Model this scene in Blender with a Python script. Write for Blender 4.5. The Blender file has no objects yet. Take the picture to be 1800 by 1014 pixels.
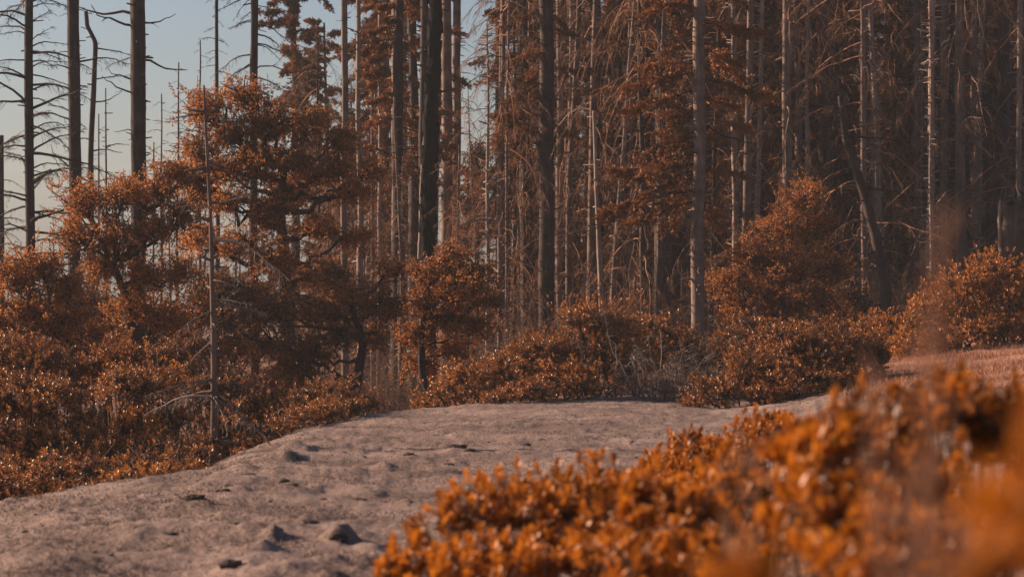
import bpy, math, random
import numpy as np
from mathutils import Vector, Matrix, Quaternion

rng = np.random.default_rng(7)
random.seed(7)
scene = bpy.context.scene
COL = scene.collection

# ------------------------------------------------------------------ camera, sky, sun, exposure
K = 36.0 / 1800 / 85.0          # metres per photo pixel per metre of depth (85 mm lens, 36 mm sensor)
Z0 = 1.7                        # eye height

cam_d = bpy.data.cameras.new("camera")
cam_d.lens = 85.0
cam_d.sensor_width = 36.0
cam_d.sensor_fit = 'HORIZONTAL'
cam_d.clip_start = 0.05
cam_d.clip_end = 6000
cam_d.dof.use_dof = True
cam_d.dof.focus_distance = 44.0
cam_d.dof.aperture_fstop = 3.4
cam = bpy.data.objects.new("camera", cam_d)
cam.location = (0, 0, Z0)
cam.rotation_euler = (math.radians(90), 0, 0)
COL.objects.link(cam)
scene.camera = cam

SUN_EL = math.radians(21)
SUN_AZ = math.radians(-66)      # from +Y towards +X: the sun stands left and a little behind the forest
sun_vec = Vector((math.sin(SUN_AZ) * math.cos(SUN_EL), math.cos(SUN_AZ) * math.cos(SUN_EL), math.sin(SUN_EL)))

world = bpy.data.worlds.new("World")
scene.world = world
world.use_nodes = True
wn = world.node_tree
wn.nodes.clear()
sky = wn.nodes.new('ShaderNodeTexSky')
sky.sky_type = 'NISHITA'
sky.sun_disc = False
sky.sun_elevation = SUN_EL
sky.sun_rotation = SUN_AZ % (2 * math.pi)
sky.altitude = 0
sky.air_density = 1.0
sky.dust_density = 2.5
sky.ozone_density = 4.2
bg = wn.nodes.new('ShaderNodeBackground')
bg.inputs['Strength'].default_value = 0.047
wo = wn.nodes.new('ShaderNodeOutputWorld')
wn.links.new(sky.outputs[0], bg.inputs['Color'])
wn.links.new(bg.outputs[0], wo.inputs['Surface'])

sun_d = bpy.data.lights.new("sun", 'SUN')
sun_d.energy = 5.0
sun_d.angle = math.radians(0.5)
sun_d.color = (1.0, 0.70, 0.50)
sun = bpy.data.objects.new("sun", sun_d)
sun.rotation_mode = 'QUATERNION'
sun.rotation_quaternion = sun_vec.to_track_quat('Z', 'Y')
sun.location = sun_vec * 200
COL.objects.link(sun)

scene.view_settings.view_transform = 'Standard'
scene.view_settings.look = 'None'
scene.view_settings.exposure = 1.15
scene.view_settings.gamma = 1.0
scene.view_settings.use_curve_mapping = False
scene.render.engine = 'CYCLES'
scene.cycles.use_denoising = True
scene.cycles.max_bounces = 6
scene.cycles.diffuse_bounces = 3
scene.cycles.glossy_bounces = 2
scene.cycles.transmission_bounces = 3
scene.cycles.use_adaptive_sampling = False
scene.cycles.sample_clamp_indirect = 6.0

# ------------------------------------------------------------------ helpers: noise, meshes, tubes, leaves
def _hash(ix, iy, iz, seed):
    n = (ix * 374761393 + iy * 668265263 + iz * 2147483647 + seed * 974634777) & 0xffffffff
    n = ((n ^ (n >> 13)) * 1274126177) & 0xffffffff
    n = (n ^ (n >> 16)) & 0xffff
    return n / 65535.0

def vnoise(p, seed=0):
    p = np.asarray(p, float)
    f = np.floor(p).astype(np.int64)
    t = p - f
    t = t * t * (3 - 2 * t)
    o = 0
    for dx in (0, 1):
        wx = t[..., 0] if dx else 1 - t[..., 0]
        for dy in (0, 1):
            wy = t[..., 1] if dy else 1 - t[..., 1]
            for dz in (0, 1):
                wz = t[..., 2] if dz else 1 - t[..., 2]
                o = o + wx * wy * wz * _hash(f[..., 0] + dx, f[..., 1] + dy, f[..., 2] + dz, seed)
    return o * 2 - 1

def fbm(p, octaves=4, seed=0):
    p = np.asarray(p, float)
    a, s, o = 1.0, 0.0, 0.0
    for i in range(octaves):
        o = o + a * vnoise(p * (2.03 ** i), seed + i * 17)
        s += a
        a *= 0.5
    return o / s

def norm(v):
    return v / np.maximum(np.linalg.norm(v, axis=-1, keepdims=True), 1e-9)

class Geo:
    """verts, tris and quads with a material index and one random tint per face"""
    def __init__(s):
        s.v, s.t, s.q, s.tm, s.qm, s.tt, s.qt, s.n = [], [], [], [], [], [], [], 0
    def add(s, v, tris=None, quads=None, mat=0, tint=None):
        v = np.asarray(v, float).reshape(-1, 3)
        s.v.append(v)
        for f, L, M, T in ((tris, s.t, s.tm, s.tt), (quads, s.q, s.qm, s.qt)):
            if f is None or len(f) == 0:
                continue
            f = np.asarray(f, np.int64)
            L.append(f + s.n)
            M.append(np.full(len(f), mat, np.int32))
            if tint is None:
                T.append(rng.random(len(f)))
            else:
                tn = np.asarray(tint, float)
                T.append(np.full(len(f), float(tn)) if tn.ndim == 0 else np.resize(tn, len(f)))
        s.n += len(v)
    def mesh(s, name, mats, smooth=True):
        me = bpy.data.meshes.new(name)
        v = np.concatenate(s.v) if s.v else np.zeros((0, 3))
        t = np.concatenate(s.t) if s.t else np.zeros((0, 3), np.int64)
        q = np.concatenate(s.q) if s.q else np.zeros((0, 4), np.int64)
        me.vertices.add(len(v))
        me.vertices.foreach_set("co", v.astype(np.float32).ravel())
        loops = np.concatenate([t.ravel(), q.ravel()]).astype(np.int32)
        me.loops.add(len(loops))
        me.loops.foreach_set("vertex_index", loops)
        nf = len(t) + len(q)
        me.polygons.add(nf)
        st = np.concatenate([np.arange(len(t)) * 3, len(t) * 3 + np.arange(len(q)) * 4]).astype(np.int32)
        me.polygons.foreach_set("loop_start", st)
        for m in mats:
            me.materials.append(m)
        mi = np.concatenate(s.tm + s.qm) if (s.tm or s.qm) else np.zeros(0, np.int32)
        me.polygons.foreach_set("material_index", mi)
        me.polygons.foreach_set("use_smooth", np.full(nf, smooth))
        at = me.attributes.new("tint", 'FLOAT', 'FACE')
        tn = np.concatenate(s.tt + s.qt) if (s.tt or s.qt) else np.zeros(0)
        at.data.foreach_set("value", tn.astype(np.float32))
        me.update(calc_edges=True)
        me.validate()
        return me

def tubes(g, P, R, sides=3, mat=0, tint=None, cap=True):
    """N tubes of K points each; P (N,K,3), R (N,K)"""
    P = np.asarray(P, float)
    R = np.asarray(R, float)
    if P.ndim == 2:
        P, R = P[None], R[None]
    N, Kk, _ = P.shape
    if N == 0:
        return
    T = norm(np.gradient(P, axis=1))
    chord = norm(P[:, -1] - P[:, 0])
    ref = np.where(np.abs(chord[:, 2:3]) > 0.8, np.array([[1.0, 0.13, 0.0]]), np.array([[0.11, 0.07, 1.0]]))[:, None, :]
    A = norm(np.cross(T, np.broadcast_to(ref, T.shape)))
    B = np.cross(T, A)
    an = np.arange(sides) * 2 * math.pi / sides
    V = P[:, :, None, :] + R[:, :, None, None] * (np.cos(an)[None, None, :, None] * A[:, :, None, :] + np.sin(an)[None, None, :, None] * B[:, :, None, :])
    idx = np.arange(N * Kk * sides).reshape(N, Kk, sides)
    a = idx[:, :-1, :]
    b = np.roll(a, -1, axis=2)
    d = idx[:, 1:, :]
    c = np.roll(d, -1, axis=2)
    Q = np.stack([a, b, c, d], -1).reshape(-1, 4)
    if tint is None:
        tint = np.repeat(rng.random(N), (Kk - 1) * sides)
    g.add(V.reshape(-1, 3), quads=Q, mat=mat, tint=tint)

def leaves(g, base, axis, nrm, length, wratio=0.5, fold=0.12, oval=False, mat=0, tint=None, curl=0.1):
    """folded leaf blades; 2 quads (oval) or 2 tris (rhomb) each"""
    N = len(base)
    if N == 0:
        return
    axis = norm(axis)
    side = norm(np.cross(axis, nrm))
    nn = np.cross(side, axis)
    L = np.asarray(length, float).reshape(-1, 1) * np.ones((N, 1))
    W = L * wratio
    if tint is None:
        tint = rng.random(N)
    tip = base + axis * L - nn * L * curl
    if oval:
        l1 = base + axis * L * .32 + side * W * .5 + nn * W * fold
        r1 = base + axis * L * .32 - side * W * .5 + nn * W * fold
        l2 = base + axis * L * .72 + side * W * .42 + nn * W * fold - nn * L * curl * .5
        r2 = base + axis * L * .72 - side * W * .42 + nn * W * fold - nn * L * curl * .5
        V = np.stack([base, l1, l2, tip, r2, r1], 1).reshape(-1, 3)
        i = (np.arange(N) * 6)[:, None]
        Q = np.concatenate([i + np.array([0, 3, 2, 1]), i + np.array([0, 5, 4, 3])], 1).reshape(-1, 4)
        g.add(V, quads=Q, mat=mat, tint=np.repeat(tint, 2))
    else:
        l1 = base + axis * L * .45 + side * W * .5 + nn * W * fold
        r1 = base + axis * L * .45 - side * W * .5 + nn * W * fold
        V = np.stack([base, l1, tip, r1], 1).reshape(-1, 3)
        i = (np.arange(N) * 4)[:, None]
        T = np.concatenate([i + np.array([0, 2, 1]), i + np.array([0, 3, 2])], 1).reshape(-1, 3)
        g.add(V, tris=T, mat=mat, tint=np.repeat(tint, 2))

def rand_dir(n):
    return norm(rng.normal(size=(n, 3)))

def link(name, data, parent=None, kind=None, loc=None):
    o = bpy.data.objects.new(name, data)
    COL.objects.link(o)
    if parent is not None:
        o.parent = parent
    if kind:
        o['kind'] = kind
    if loc is not None:
        o.location = loc
    return o

def thing(name, label, cat, loc=(0, 0, 0), group=None, rz=0.0):
    o = link(name, None)
    o.location = loc
    o.rotation_euler = (0, 0, rz)
    tag(o, label, cat, group)
    return o

def tag(o, label, cat, group=None):
    o['label'] = label
    o['category'] = cat
    if group:
        o['group'] = group

def copy_tree(root, loc, rz, scale, label, group=None):
    r = root.copy()
    COL.objects.link(r)
    r.location, r.rotation_euler = loc, (random.gauss(0, .022), random.gauss(0, .022), rz)
    r.scale = scale
    r['label'] = label
    if group:
        r['group'] = group
    for ch in [o for o in scene.objects if o.parent == root]:
        c = ch.copy()
        COL.objects.link(c)
        c.parent = r
    return r

# ------------------------------------------------------------------ materials
def nodes(name):
    m = bpy.data.materials.new(name)
    m.use_nodes = True
    nt = m.node_tree
    nt.nodes.clear()
    return m, nt, nt.nodes.new, nt.links.new

def ramp(nt, stops):
    r = nt.nodes.new('ShaderNodeValToRGB')
    e = r.color_ramp.elements
    while len(e) < len(stops):
        e.new(0.5)
    for k, (p, c) in enumerate(stops):
        e[k].position = p
        e[k].color = (*c, 1)
    return r

def mat_leaf(name, stops, rough=0.38, trans=0.30, spec=0.5, patch=1.3):
    m, nt, N, L = nodes(name)
    at = N('ShaderNodeAttribute'); at.attribute_name = 'tint'
    geo = N('ShaderNodeNewGeometry')
    no = N('ShaderNodeTexNoise'); no.inputs['Scale'].default_value = patch; no.inputs['Detail'].default_value = 2
    L(geo.outputs['Position'], no.inputs['Vector'])
    ad = N('ShaderNodeMath'); ad.operation = 'MULTIPLY_ADD'; ad.inputs[1].default_value = 0.62
    L(at.outputs['Fac'], ad.inputs[0])
    sc = N('ShaderNodeMath'); sc.operation = 'MULTIPLY_ADD'; sc.inputs[1].default_value = 1.5; sc.inputs[2].default_value = -0.56
    L(no.outputs['Fac'], sc.inputs[0])
    L(sc.outputs[0], ad.inputs[2])
    oi = N('ShaderNodeObjectInfo')
    ov = N('ShaderNodeMath'); ov.operation = 'MULTIPLY_ADD'; ov.inputs[1].default_value = .26
    L(oi.outputs['Random'], ov.inputs[0]); L(ad.outputs[0], ov.inputs[2])
    ov2 = N('ShaderNodeMath'); ov2.operation = 'SUBTRACT'; ov2.inputs[1].default_value = .13
    L(ov.outputs[0], ov2.inputs[0])
    r = ramp(nt, stops)
    L(ov2.outputs[0], r.inputs[0])
    p = N('ShaderNodeBsdfPrincipled')
    L(r.outputs[0], p.inputs['Base Color'])
    p.inputs['Roughness'].default_value = rough
    p.inputs['Specular IOR Level'].default_value = spec
    t = N('ShaderNodeBsdfTranslucent')
    L(r.outputs[0], t.inputs['Color'])
    mx = N('ShaderNodeMixShader'); mx.inputs[0].default_value = trans
    L(p.outputs[0], mx.inputs[1]); L(t.outputs[0], mx.inputs[2])
    o = N('ShaderNodeOutputMaterial')
    L(mx.outputs[0], o.inputs['Surface'])
    return m

def mat_bark(name, stops, scale=9.0, stretch=0.16, rough=0.9, bump=0.6, spec=0.2):
    m, nt, N, L = nodes(name)
    tc = N('ShaderNodeTexCoord')
    mp = N('ShaderNodeMapping'); mp.inputs['Scale'].default_value = (1, 1, stretch)
    L(tc.outputs['Object'], mp.inputs['Vector'])
    oi = N('ShaderNodeObjectInfo')
    no = N('ShaderNodeTexNoise'); no.inputs['Scale'].default_value = scale; no.inputs['Detail'].default_value = 7; no.inputs['Roughness'].default_value = .65
    L(mp.outputs[0], no.inputs['Vector'])
    bd = N('ShaderNodeMapping'); bd.inputs['Scale'].default_value = (.6, .6, 1.7)
    L(tc.outputs['Object'], bd.inputs['Vector'])
    n2 = N('ShaderNodeTexNoise'); n2.inputs['Scale'].default_value = 1.6; n2.inputs['Detail'].default_value = 3
    L(bd.outputs[0], n2.inputs['Vector'])
    a = N('ShaderNodeMath'); a.operation = 'MULTIPLY_ADD'; a.inputs[1].default_value = .85
    L(n2.outputs['Fac'], a.inputs[0])
    b = N('ShaderNodeMath'); b.operation = 'MULTIPLY_ADD'; b.inputs[1].default_value = 1.1; b.inputs[2].default_value = -.66
    L(no.outputs['Fac'], b.inputs[0]); L(b.outputs[0], a.inputs[2])
    c = N('ShaderNodeMath'); c.operation = 'MULTIPLY_ADD'; c.inputs[1].default_value = .22
    L(oi.outputs['Random'], c.inputs[0]); L(a.outputs[0], c.inputs[2])
    r = ramp(nt, stops)
    L(c.outputs[0], r.inputs[0])
    bp = N('ShaderNodeBump'); bp.inputs['Strength'].default_value = bump; bp.inputs['Distance'].default_value = .03
    L(no.outputs['Fac'], bp.inputs['Height'])
    p = N('ShaderNodeBsdfPrincipled'); p.inputs['Roughness'].default_value = rough
    p.inputs['Specular IOR Level'].default_value = spec
    L(r.outputs[0], p.inputs['Base Color']); L(bp.outputs[0], p.inputs['Normal'])
    o = N('ShaderNodeOutputMaterial'); L(p.outputs[0], o.inputs['Surface'])
    return m

def mat_twig(name, stops, rough=.8):
    m, nt, N, L = nodes(name)
    at = N('ShaderNodeAttribute'); at.attribute_name = 'tint'
    r = ramp(nt, stops)
    L(at.outputs['Fac'], r.inputs[0])
    p = N('ShaderNodeBsdfPrincipled'); p.inputs['Roughness'].default_value = rough
    p.inputs['Specular IOR Level'].default_value = .2
    L(r.outputs[0], p.inputs['Base Color'])
    o = N('ShaderNodeOutputMaterial'); L(p.outputs[0], o.inputs['Surface'])
    return m

M_OAK = mat_leaf("oak_leaf", [(0, (.10, .034, .012)), (.42, (.34, .125, .032)), (1, (.58, .24, .06))], rough=.5, trans=.5, spec=.3, patch=.9)
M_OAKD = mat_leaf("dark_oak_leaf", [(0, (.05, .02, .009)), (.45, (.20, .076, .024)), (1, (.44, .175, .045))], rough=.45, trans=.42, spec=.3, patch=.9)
M_MANZ = mat_leaf("manzanita_leaf", [(0, (.05, .017, .007)), (.45, (.32, .115, .019)), (1, (.62, .255, .04))], rough=.42, trans=.2, spec=.35, patch=1.4)
M_NEAR = mat_leaf("near_manzanita_leaf", [(0, (.14, .042, .006)), (.5, (.44, .145, .012)), (1, (.64, .24, .02))], rough=.46, trans=.36, spec=.32, patch=2.4)
M_NEEDLE = mat_leaf("rust_needle", [(0, (.06, .022, .010)), (.5, (.22, .082, .024)), (1, (.40, .16, .042))], rough=.6, trans=.2, spec=.25, patch=.6)
M_BARK = mat_bark("conifer_bark", [(0, (.045, .03, .024)), (.5, (.17, .118, .094)), (1, (.38, .28, .22))])
M_BARKD = mat_bark("dark_bark", [(0, (.018, .013, .012)), (.55, (.06, .042, .036)), (1, (.15, .105, .085))])
M_PALE = mat_bark("sunlit_pale_wood", [(0, (.09, .065, .052)), (.5, (.26, .19, .15)), (1, (.46, .36, .29))], scale=14)  # sunlit look of dead wood put into a paler colour
M_CHAR = mat_bark("charred_bark", [(0, (.003, .003, .0035)), (.6, (.007, .0065, .007)), (1, (.016, .014, .013))], scale=16, stretch=.4, rough=.85, bump=1.0, spec=.06)
M_TWIG = mat_twig("dead_twig", [(0, (.05, .028, .020)), (.6, (.175, .092, .058)), (1, (.32, .19, .125))])
M_TWIGD = mat_twig("dark_twig", [(0, (.020, .014, .013)), (.7, (.05, .034, .03)), (1, (.12, .08, .06))])
M_TWIGR = mat_twig("rust_twig", [(0, (.05, .023, .014)), (.6, (.215, .094, .048)), (1, (.42, .21, .115))])
M_TWIGP = mat_twig("pale_twig", [(0, (.09, .066, .055)), (.7, (.19, .145, .12)), (1, (.36, .29, .24))])
M_STEM = mat_twig("manzanita_stem", [(0, (.04, .02, .014)), (.7, (.11, .055, .035)), (1, (.22, .15, .12))])
M_STRAW = mat_leaf("dry_straw", [(0, (.17, .085, .055)), (.5, (.36, .18, .11)), (1, (.52, .30, .19))], rough=.7, trans=.3, spec=.2)

def mat_ground():
    m, nt, N, L = nodes("sandy_soil")
    geo = N('ShaderNodeNewGeometry')
    at = N('ShaderNodeAttribute'); at.attribute_name = 'zone'
    n1 = N('ShaderNodeTexNoise'); n1.inputs['Scale'].default_value = .9; n1.inputs['Detail'].default_value = 6; n1.inputs['Roughness'].default_value = .6
    n2 = N('ShaderNodeTexNoise'); n2.inputs['Scale'].default_value = 22; n2.inputs['Detail'].default_value = 5; n2.inputs['Roughness'].default_value = .7
    n3 = N('ShaderNodeTexNoise'); n3.inputs['Scale'].default_value = 120; n3.inputs['Detail'].default_value = 2
    for n in (n1, n2, n3):
        L(geo.outputs['Position'], n.inputs['Vector'])
    a = N('ShaderNodeMath'); a.operation = 'MULTIPLY_ADD'; a.inputs[1].default_value = 1.1
    L(n2.outputs['Fac'], a.inputs[0])
    b = N('ShaderNodeMath'); b.operation = 'MULTIPLY_ADD'; b.inputs[1].default_value = 1.0; b.inputs[2].default_value = -.57
    L(n1.outputs['Fac'], b.inputs[0]); L(b.outputs[0], a.inputs[2])
    sand = ramp(nt, [(0.14, (.07, .048, .039)), (.45, (.215, .153, .127)), (.82, (.38, .282, .24))])
    L(a.outputs[0], sand.inputs[0])
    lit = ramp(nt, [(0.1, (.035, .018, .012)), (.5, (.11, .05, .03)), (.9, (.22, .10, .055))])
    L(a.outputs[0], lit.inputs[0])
    gr = ramp(nt, [(0.1, (.20, .10, .065)), (.5, (.38, .19, .12)), (.9, (.50, .28, .19))])
    L(a.outputs[0], gr.inputs[0])
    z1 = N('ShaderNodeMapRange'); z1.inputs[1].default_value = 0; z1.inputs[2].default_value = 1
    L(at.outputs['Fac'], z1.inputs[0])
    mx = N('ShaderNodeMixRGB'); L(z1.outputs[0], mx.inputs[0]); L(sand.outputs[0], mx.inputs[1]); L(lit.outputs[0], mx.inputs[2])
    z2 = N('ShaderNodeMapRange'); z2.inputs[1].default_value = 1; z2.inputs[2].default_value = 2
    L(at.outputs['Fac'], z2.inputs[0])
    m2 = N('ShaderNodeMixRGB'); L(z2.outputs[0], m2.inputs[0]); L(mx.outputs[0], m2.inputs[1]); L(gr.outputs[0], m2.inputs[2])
    h = N('ShaderNodeMath'); h.operation = 'MULTIPLY_ADD'; h.inputs[1].default_value = .35
    L(n3.outputs['Fac'], h.inputs[0]); L(n2.outputs['Fac'], h.inputs[2])
    bp = N('ShaderNodeBump'); bp.inputs['Strength'].default_value = .75; bp.inputs['Distance'].default_value = .05
    L(h.outputs[0], bp.inputs['Height'])
    p = N('ShaderNodeBsdfPrincipled'); p.inputs['Roughness'].default_value = .95; p.inputs['Specular IOR Level'].default_value = .15
    L(m2.outputs[0], p.inputs['Base Color']); L(bp.outputs[0], p.inputs['Normal'])
    o = N('ShaderNodeOutputMaterial'); L(p.outputs[0], o.inputs['Surface'])
    return m
M_GROUND = mat_ground()
M_CLOD = mat_bark("soil_clod", [(0, (.05, .034, .027)), (.5, (.14, .098, .08)), (1, (.30, .22, .18))], scale=14, stretch=1, bump=1.0)
M_STONE = mat_bark("grey_stone", [(0, (.14, .115, .105)), (.5, (.27, .22, .20)), (1, (.42, .35, .31))], scale=10, stretch=1, bump=.8)

# ------------------------------------------------------------------ the ground
# profiles: at a bearing (photo column) the ground height relative to the eye, at some depths
PROF = {
 -1500: [(3, -1.7), (10, -1.9), (20, -3.0), (40, -6), (70, -8), (120, -9), (300, -10), (600, -11)],
 -300: [(3, -1.68), (10, -1.75), (14, -1.85), (20, -2.25), (30, -4.0), (50, -6.2), (90, -7.5), (160, -8), (300, -10), (600, -11)],
 0:    [(3, -1.66), (8, -1.62), (14, -1.66), (18, -1.78), (22, -1.95), (25, -2.35), (30, -3.4), (50, -6.0), (90, -7.0), (160, -9), (300, -10), (600, -11)],
 200:  [(3, -1.66), (8, -1.60), (14, -1.62), (19, -1.70), (23, -1.80), (26, -2.1), (30, -2.8), (50, -5.4), (90, -6.4), (160, -8), (300, -9), (600, -10)],
 420:  [(3, -1.66), (8, -1.58), (14, -1.60), (19, -1.64), (21, -1.62), (22.5, -1.65), (24, -1.94), (28, -1.93), (32, -2.08), (37, -3.0), (50, -4.6), (90, -5.8), (160, -6), (300, -7), (600, -8)],
 520:  [(3, -1.66), (8, -1.58), (14, -1.61), (19, -1.66), (21, -1.65), (22.5, -1.70), (24, -1.99), (28, -2.0), (34, -1.90), (38, -2.2), (45, -3.2), (55, -4.0), (90, -5.0), (160, -4.5), (300, -5), (600, -5)],
 620:  [(3, -1.66), (8, -1.58), (14, -1.62), (19, -1.68), (21, -1.66), (22.5, -1.73), (24, -2.03), (27, -2.08), (33, -1.98), (40, -2.06), (45, -2.5), (55, -3.6), (90, -4.4), (160, -3), (300, -3), (600, -3)],
 860:  [(3, -1.66), (8, -1.58), (14, -1.64), (18, -1.68), (20, -1.66), (21.5, -1.74), (23, -1.99), (27, -2.03), (34, -1.92), (42, -1.96), (50, -2.3), (65, -2.7), (90, -2.4), (160, 0), (300, 3), (600, 6)],
 1060: [(3, -1.66), (8, -1.60), (14, -1.70), (22, -1.85), (30, -1.95), (38, -1.93), (44, -1.98), (52, -2.2), (65, -2.2), (90, -1.2), (120, 1.0), (160, 3), (300, 8), (600, 12)],
 1300: [(3, -1.66), (8, -1.62), (14, -1.72), (22, -1.88), (30, -1.98), (40, -2.05), (52, -2.0), (65, -1.7), (90, -.2), (120, 2.2), (160, 5), (300, 11), (600, 15)],
 1560: [(3, -1.66), (8, -1.62), (14, -1.66), (24, -1.62), (34, -1.52), (41, -1.55), (47, -1.48), (60, -1.2), (80, .2), (120, 4), (160, 7), (300, 14), (600, 18)],
 1800: [(3, -1.66), (8, -1.60), (14, -1.58), (24, -1.50), (34, -1.36), (40, -1.32), (47, -1.15), (60, -.7), (80, 1.0), (120, 5), (160, 9), (300, 16), (600, 20)],
 2400: [(3, -1.6), (14, -1.4), (40, -.6), (60, .8), (120, 7), (160, 11), (300, 18), (600, 22)],
}
_pu = np.array(sorted(PROF))
_ld = np.linspace(math.log(2.5), math.log(700), 260)
_ug = np.arange(-1500, 2401, 20.0)
_tab = np.array([np.interp(_ld, np.log([a for a, _ in PROF[u]]), [b for _, b in PROF[u]]) for u in _pu])
_T = np.array([np.interp(_ug, _pu, _tab[:, j]) for j in range(len(_ld))])         # (d, u)
def _smooth(a, ax, n, it):
    for _ in range(it):
        pad = [(0, 0), (0, 0)]; pad[ax] = (n, n)
        b = np.pad(a, pad, mode='edge')
        a = sum(np.roll(b, s, axis=ax) for s in range(-n, n + 1)) / (2 * n + 1)
        a = a[n:-n, :] if ax == 0 else a[:, n:-n]
    return a
_T = _smooth(_smooth(_T, 1, 2, 2), 0, 1, 2)

def zprof(u, d):
    u = np.clip(np.asarray(u, float), -1500, 2399.9)
    l = np.clip(np.log(np.maximum(d, 2.5)), _ld[0], _ld[-1] - 1e-6)
    fu = (u + 1500) / 20; iu = np.minimum(fu.astype(int), len(_ug) - 2); fu = fu - iu
    fl = (l - _ld[0]) / (_ld[1] - _ld[0]); il = np.minimum(fl.astype(int), len(_ld) - 2); fl = fl - il
    return (_T[il, iu] * (1 - fl) * (1 - fu) + _T[il + 1, iu] * fl * (1 - fu) + _T[il, iu + 1] * (1 - fl) * fu + _T[il + 1, iu + 1] * fl * fu)

BUMPS = []      # low soil swells in the sand: (x, y, radius x, radius y, height)
def gz(x, y):
    """world ground height"""
    x = np.asarray(x, float); y = np.asarray(y, float)
    dd = np.maximum(y, 2.5)
    z = Z0 + zprof(x / (K * dd) + 900, dd)
    p = np.stack([x, y, np.zeros_like(x)], -1)
    amp = np.clip(y / 25, .25, 1) * np.where(y > 60, 3, 1)
    z = z + fbm(p * .55, 3, 3) * .055 * amp + fbm(p * 2.6, 3, 11) * .034 + fbm(p * np.array([8, 6, 1.0]), 3, 23) * np.where(y < 60, .026, .01)
    hum = np.maximum(vnoise(p * np.array([1.5, 1.1, 1]), 41) - .42, 0) * np.maximum(vnoise(p * np.array([4, 3, 1]), 43) + .5, 0)
    hum = hum * np.clip(vnoise(p * .33, 47) * 1.6 + .35, 0, 1.3)
    z = z + hum * np.where(x / (K * dd) + 900 < 720, .19, .05) * np.where(y < 60, 1, 0)
    uu = x / (K * dd) + 900
    dl = np.interp(uu, [380, 520, 700, 900], [22.6, 22.0, 21.6, 20.6]) + fbm(p * .9, 2, 61) * .5
    wl = np.clip((uu - 360) / 60, 0, 1) * np.clip((960 - uu) / 60, 0, 1) * np.where(y < 60, 1, 0)
    q = (y - dl)
    z = z + wl * .10 * np.where(q < 0, np.exp(-(q / .75) ** 2), np.exp(-(q / .22) ** 2))
    for bx, by, rx, ry, h in BUMPS:
        dx, dy = (x - bx) / rx, (y - by) / ry
        w = np.exp(-((dx * dx + dy * dy) ** 1.4) * 1.1)
        z = z + h * .62 * w * (1 + .7 * fbm(p * 5, 2, 5))
    return z

def ground(px, d):
    x = (px - 900) * K * d
    return Vector((x, d, float(gz(np.array([x]), np.array([d]))[0])))

def hit(px, py):
    """where the view ray through a photo pixel meets the ground"""
    ds = np.exp(np.linspace(math.log(4), math.log(70), 900))
    zz = zprof(np.full_like(ds, px), ds)
    ray = -(py - 507) * K * ds
    i = np.argmax(zz >= ray)
    d = ds[i]
    return ground(px, d)

def PW(px, py, d):
    return np.array([(px - 900) * K * d, d, Z0 - (py - 507) * K * d])

for (px, py, w, h, s) in [(430, 938, 120, .10, .5), (335, 884, 70, .10, .6), (545, 912, 60, .10, .7), (595, 950, 70, .13, .7), (480, 945, 40, .09, .7),
                          (400, 832, 90, .07, .6), (420, 862, 60, .06, .7), (80, 955, 60, .07, .8), (100, 905, 18, .07, 2.0), (510, 830, 50, .07, .8), (650, 960, 70, .06, .8),
                          (620, 985, 90, .07, .7), (800, 798, 50, .06, .8), (720, 808, 30, .05, .8), (330, 835, 110, .06, .5), (250, 850, 120, .05, .5),
                          (240, 940, 120, .05, .6), (130, 985, 150, .06, .6), (520, 800, 120, .05, .6), (940, 770, 90, .04, .7), (640, 775, 120, .05, .6), (860, 760, 90, .04, .7),
                          (405, 1005, 50, .09, .8), (455, 965, 60, .06, .7)]:
    g0 = hit(px, py)
    r = w * K * g0.y * .5
    BUMPS.append((g0.x, g0.y, r, max(r * s * 1.9, .12), h * 1.15))

def build_ground():
    us = np.concatenate([-900 - 400 * 1.6 ** np.arange(7)[::-1], np.arange(-800, -60, 60), np.arange(-60, 1861, 4.5), np.arange(1920, 2700, 60), 2700 + 400 * 1.6 ** np.arange(7)])
    ds = np.concatenate([np.linspace(-60, 1.5, 12), np.exp(np.linspace(math.log(2.5), math.log(10), 36)), np.exp(np.linspace(math.log(10.1), math.log(48), 250)),
                         np.exp(np.linspace(math.log(49), math.log(160), 60)), np.exp(np.linspace(math.log(170), math.log(900), 18))])
    wd = np.where(ds > 2.5, ds, 2.5 + (2.5 - ds) * .5)
    U, D = np.meshgrid(us, ds)
    _, Wd = np.meshgrid(us, wd)
    X = (U - 900) * K * Wd
    Z = gz(X.ravel(), D.ravel()).reshape(X.shape)
    V = np.stack([X, D, Z], -1).reshape(-1, 3)
    n, m = U.shape
    i = np.arange(n * m).reshape(n, m)
    Q = np.stack([i[:-1, :-1], i[:-1, 1:], i[1:, 1:], i[1:, :-1]], -1).reshape(-1, 4)
    g = Geo()
    g.add(V, quads=Q, tint=0)
    me = g.mesh("ground", [M_GROUND])
    # zone: 0 sand, 1 forest litter, 2 dry grass
    x, y = V[:, 0], V[:, 1]
    u = x / (K * np.maximum(y, 2.5)) + 900
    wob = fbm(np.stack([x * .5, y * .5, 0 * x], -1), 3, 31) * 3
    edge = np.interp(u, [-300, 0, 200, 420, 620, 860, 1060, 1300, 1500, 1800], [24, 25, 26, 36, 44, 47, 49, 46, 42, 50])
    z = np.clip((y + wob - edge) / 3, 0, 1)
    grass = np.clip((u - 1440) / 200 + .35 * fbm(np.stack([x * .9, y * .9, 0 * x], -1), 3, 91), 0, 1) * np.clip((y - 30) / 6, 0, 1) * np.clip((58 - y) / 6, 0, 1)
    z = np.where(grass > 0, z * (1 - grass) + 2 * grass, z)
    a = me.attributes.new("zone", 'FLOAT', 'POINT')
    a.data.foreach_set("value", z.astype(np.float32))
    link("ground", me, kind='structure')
build_ground()

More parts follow.
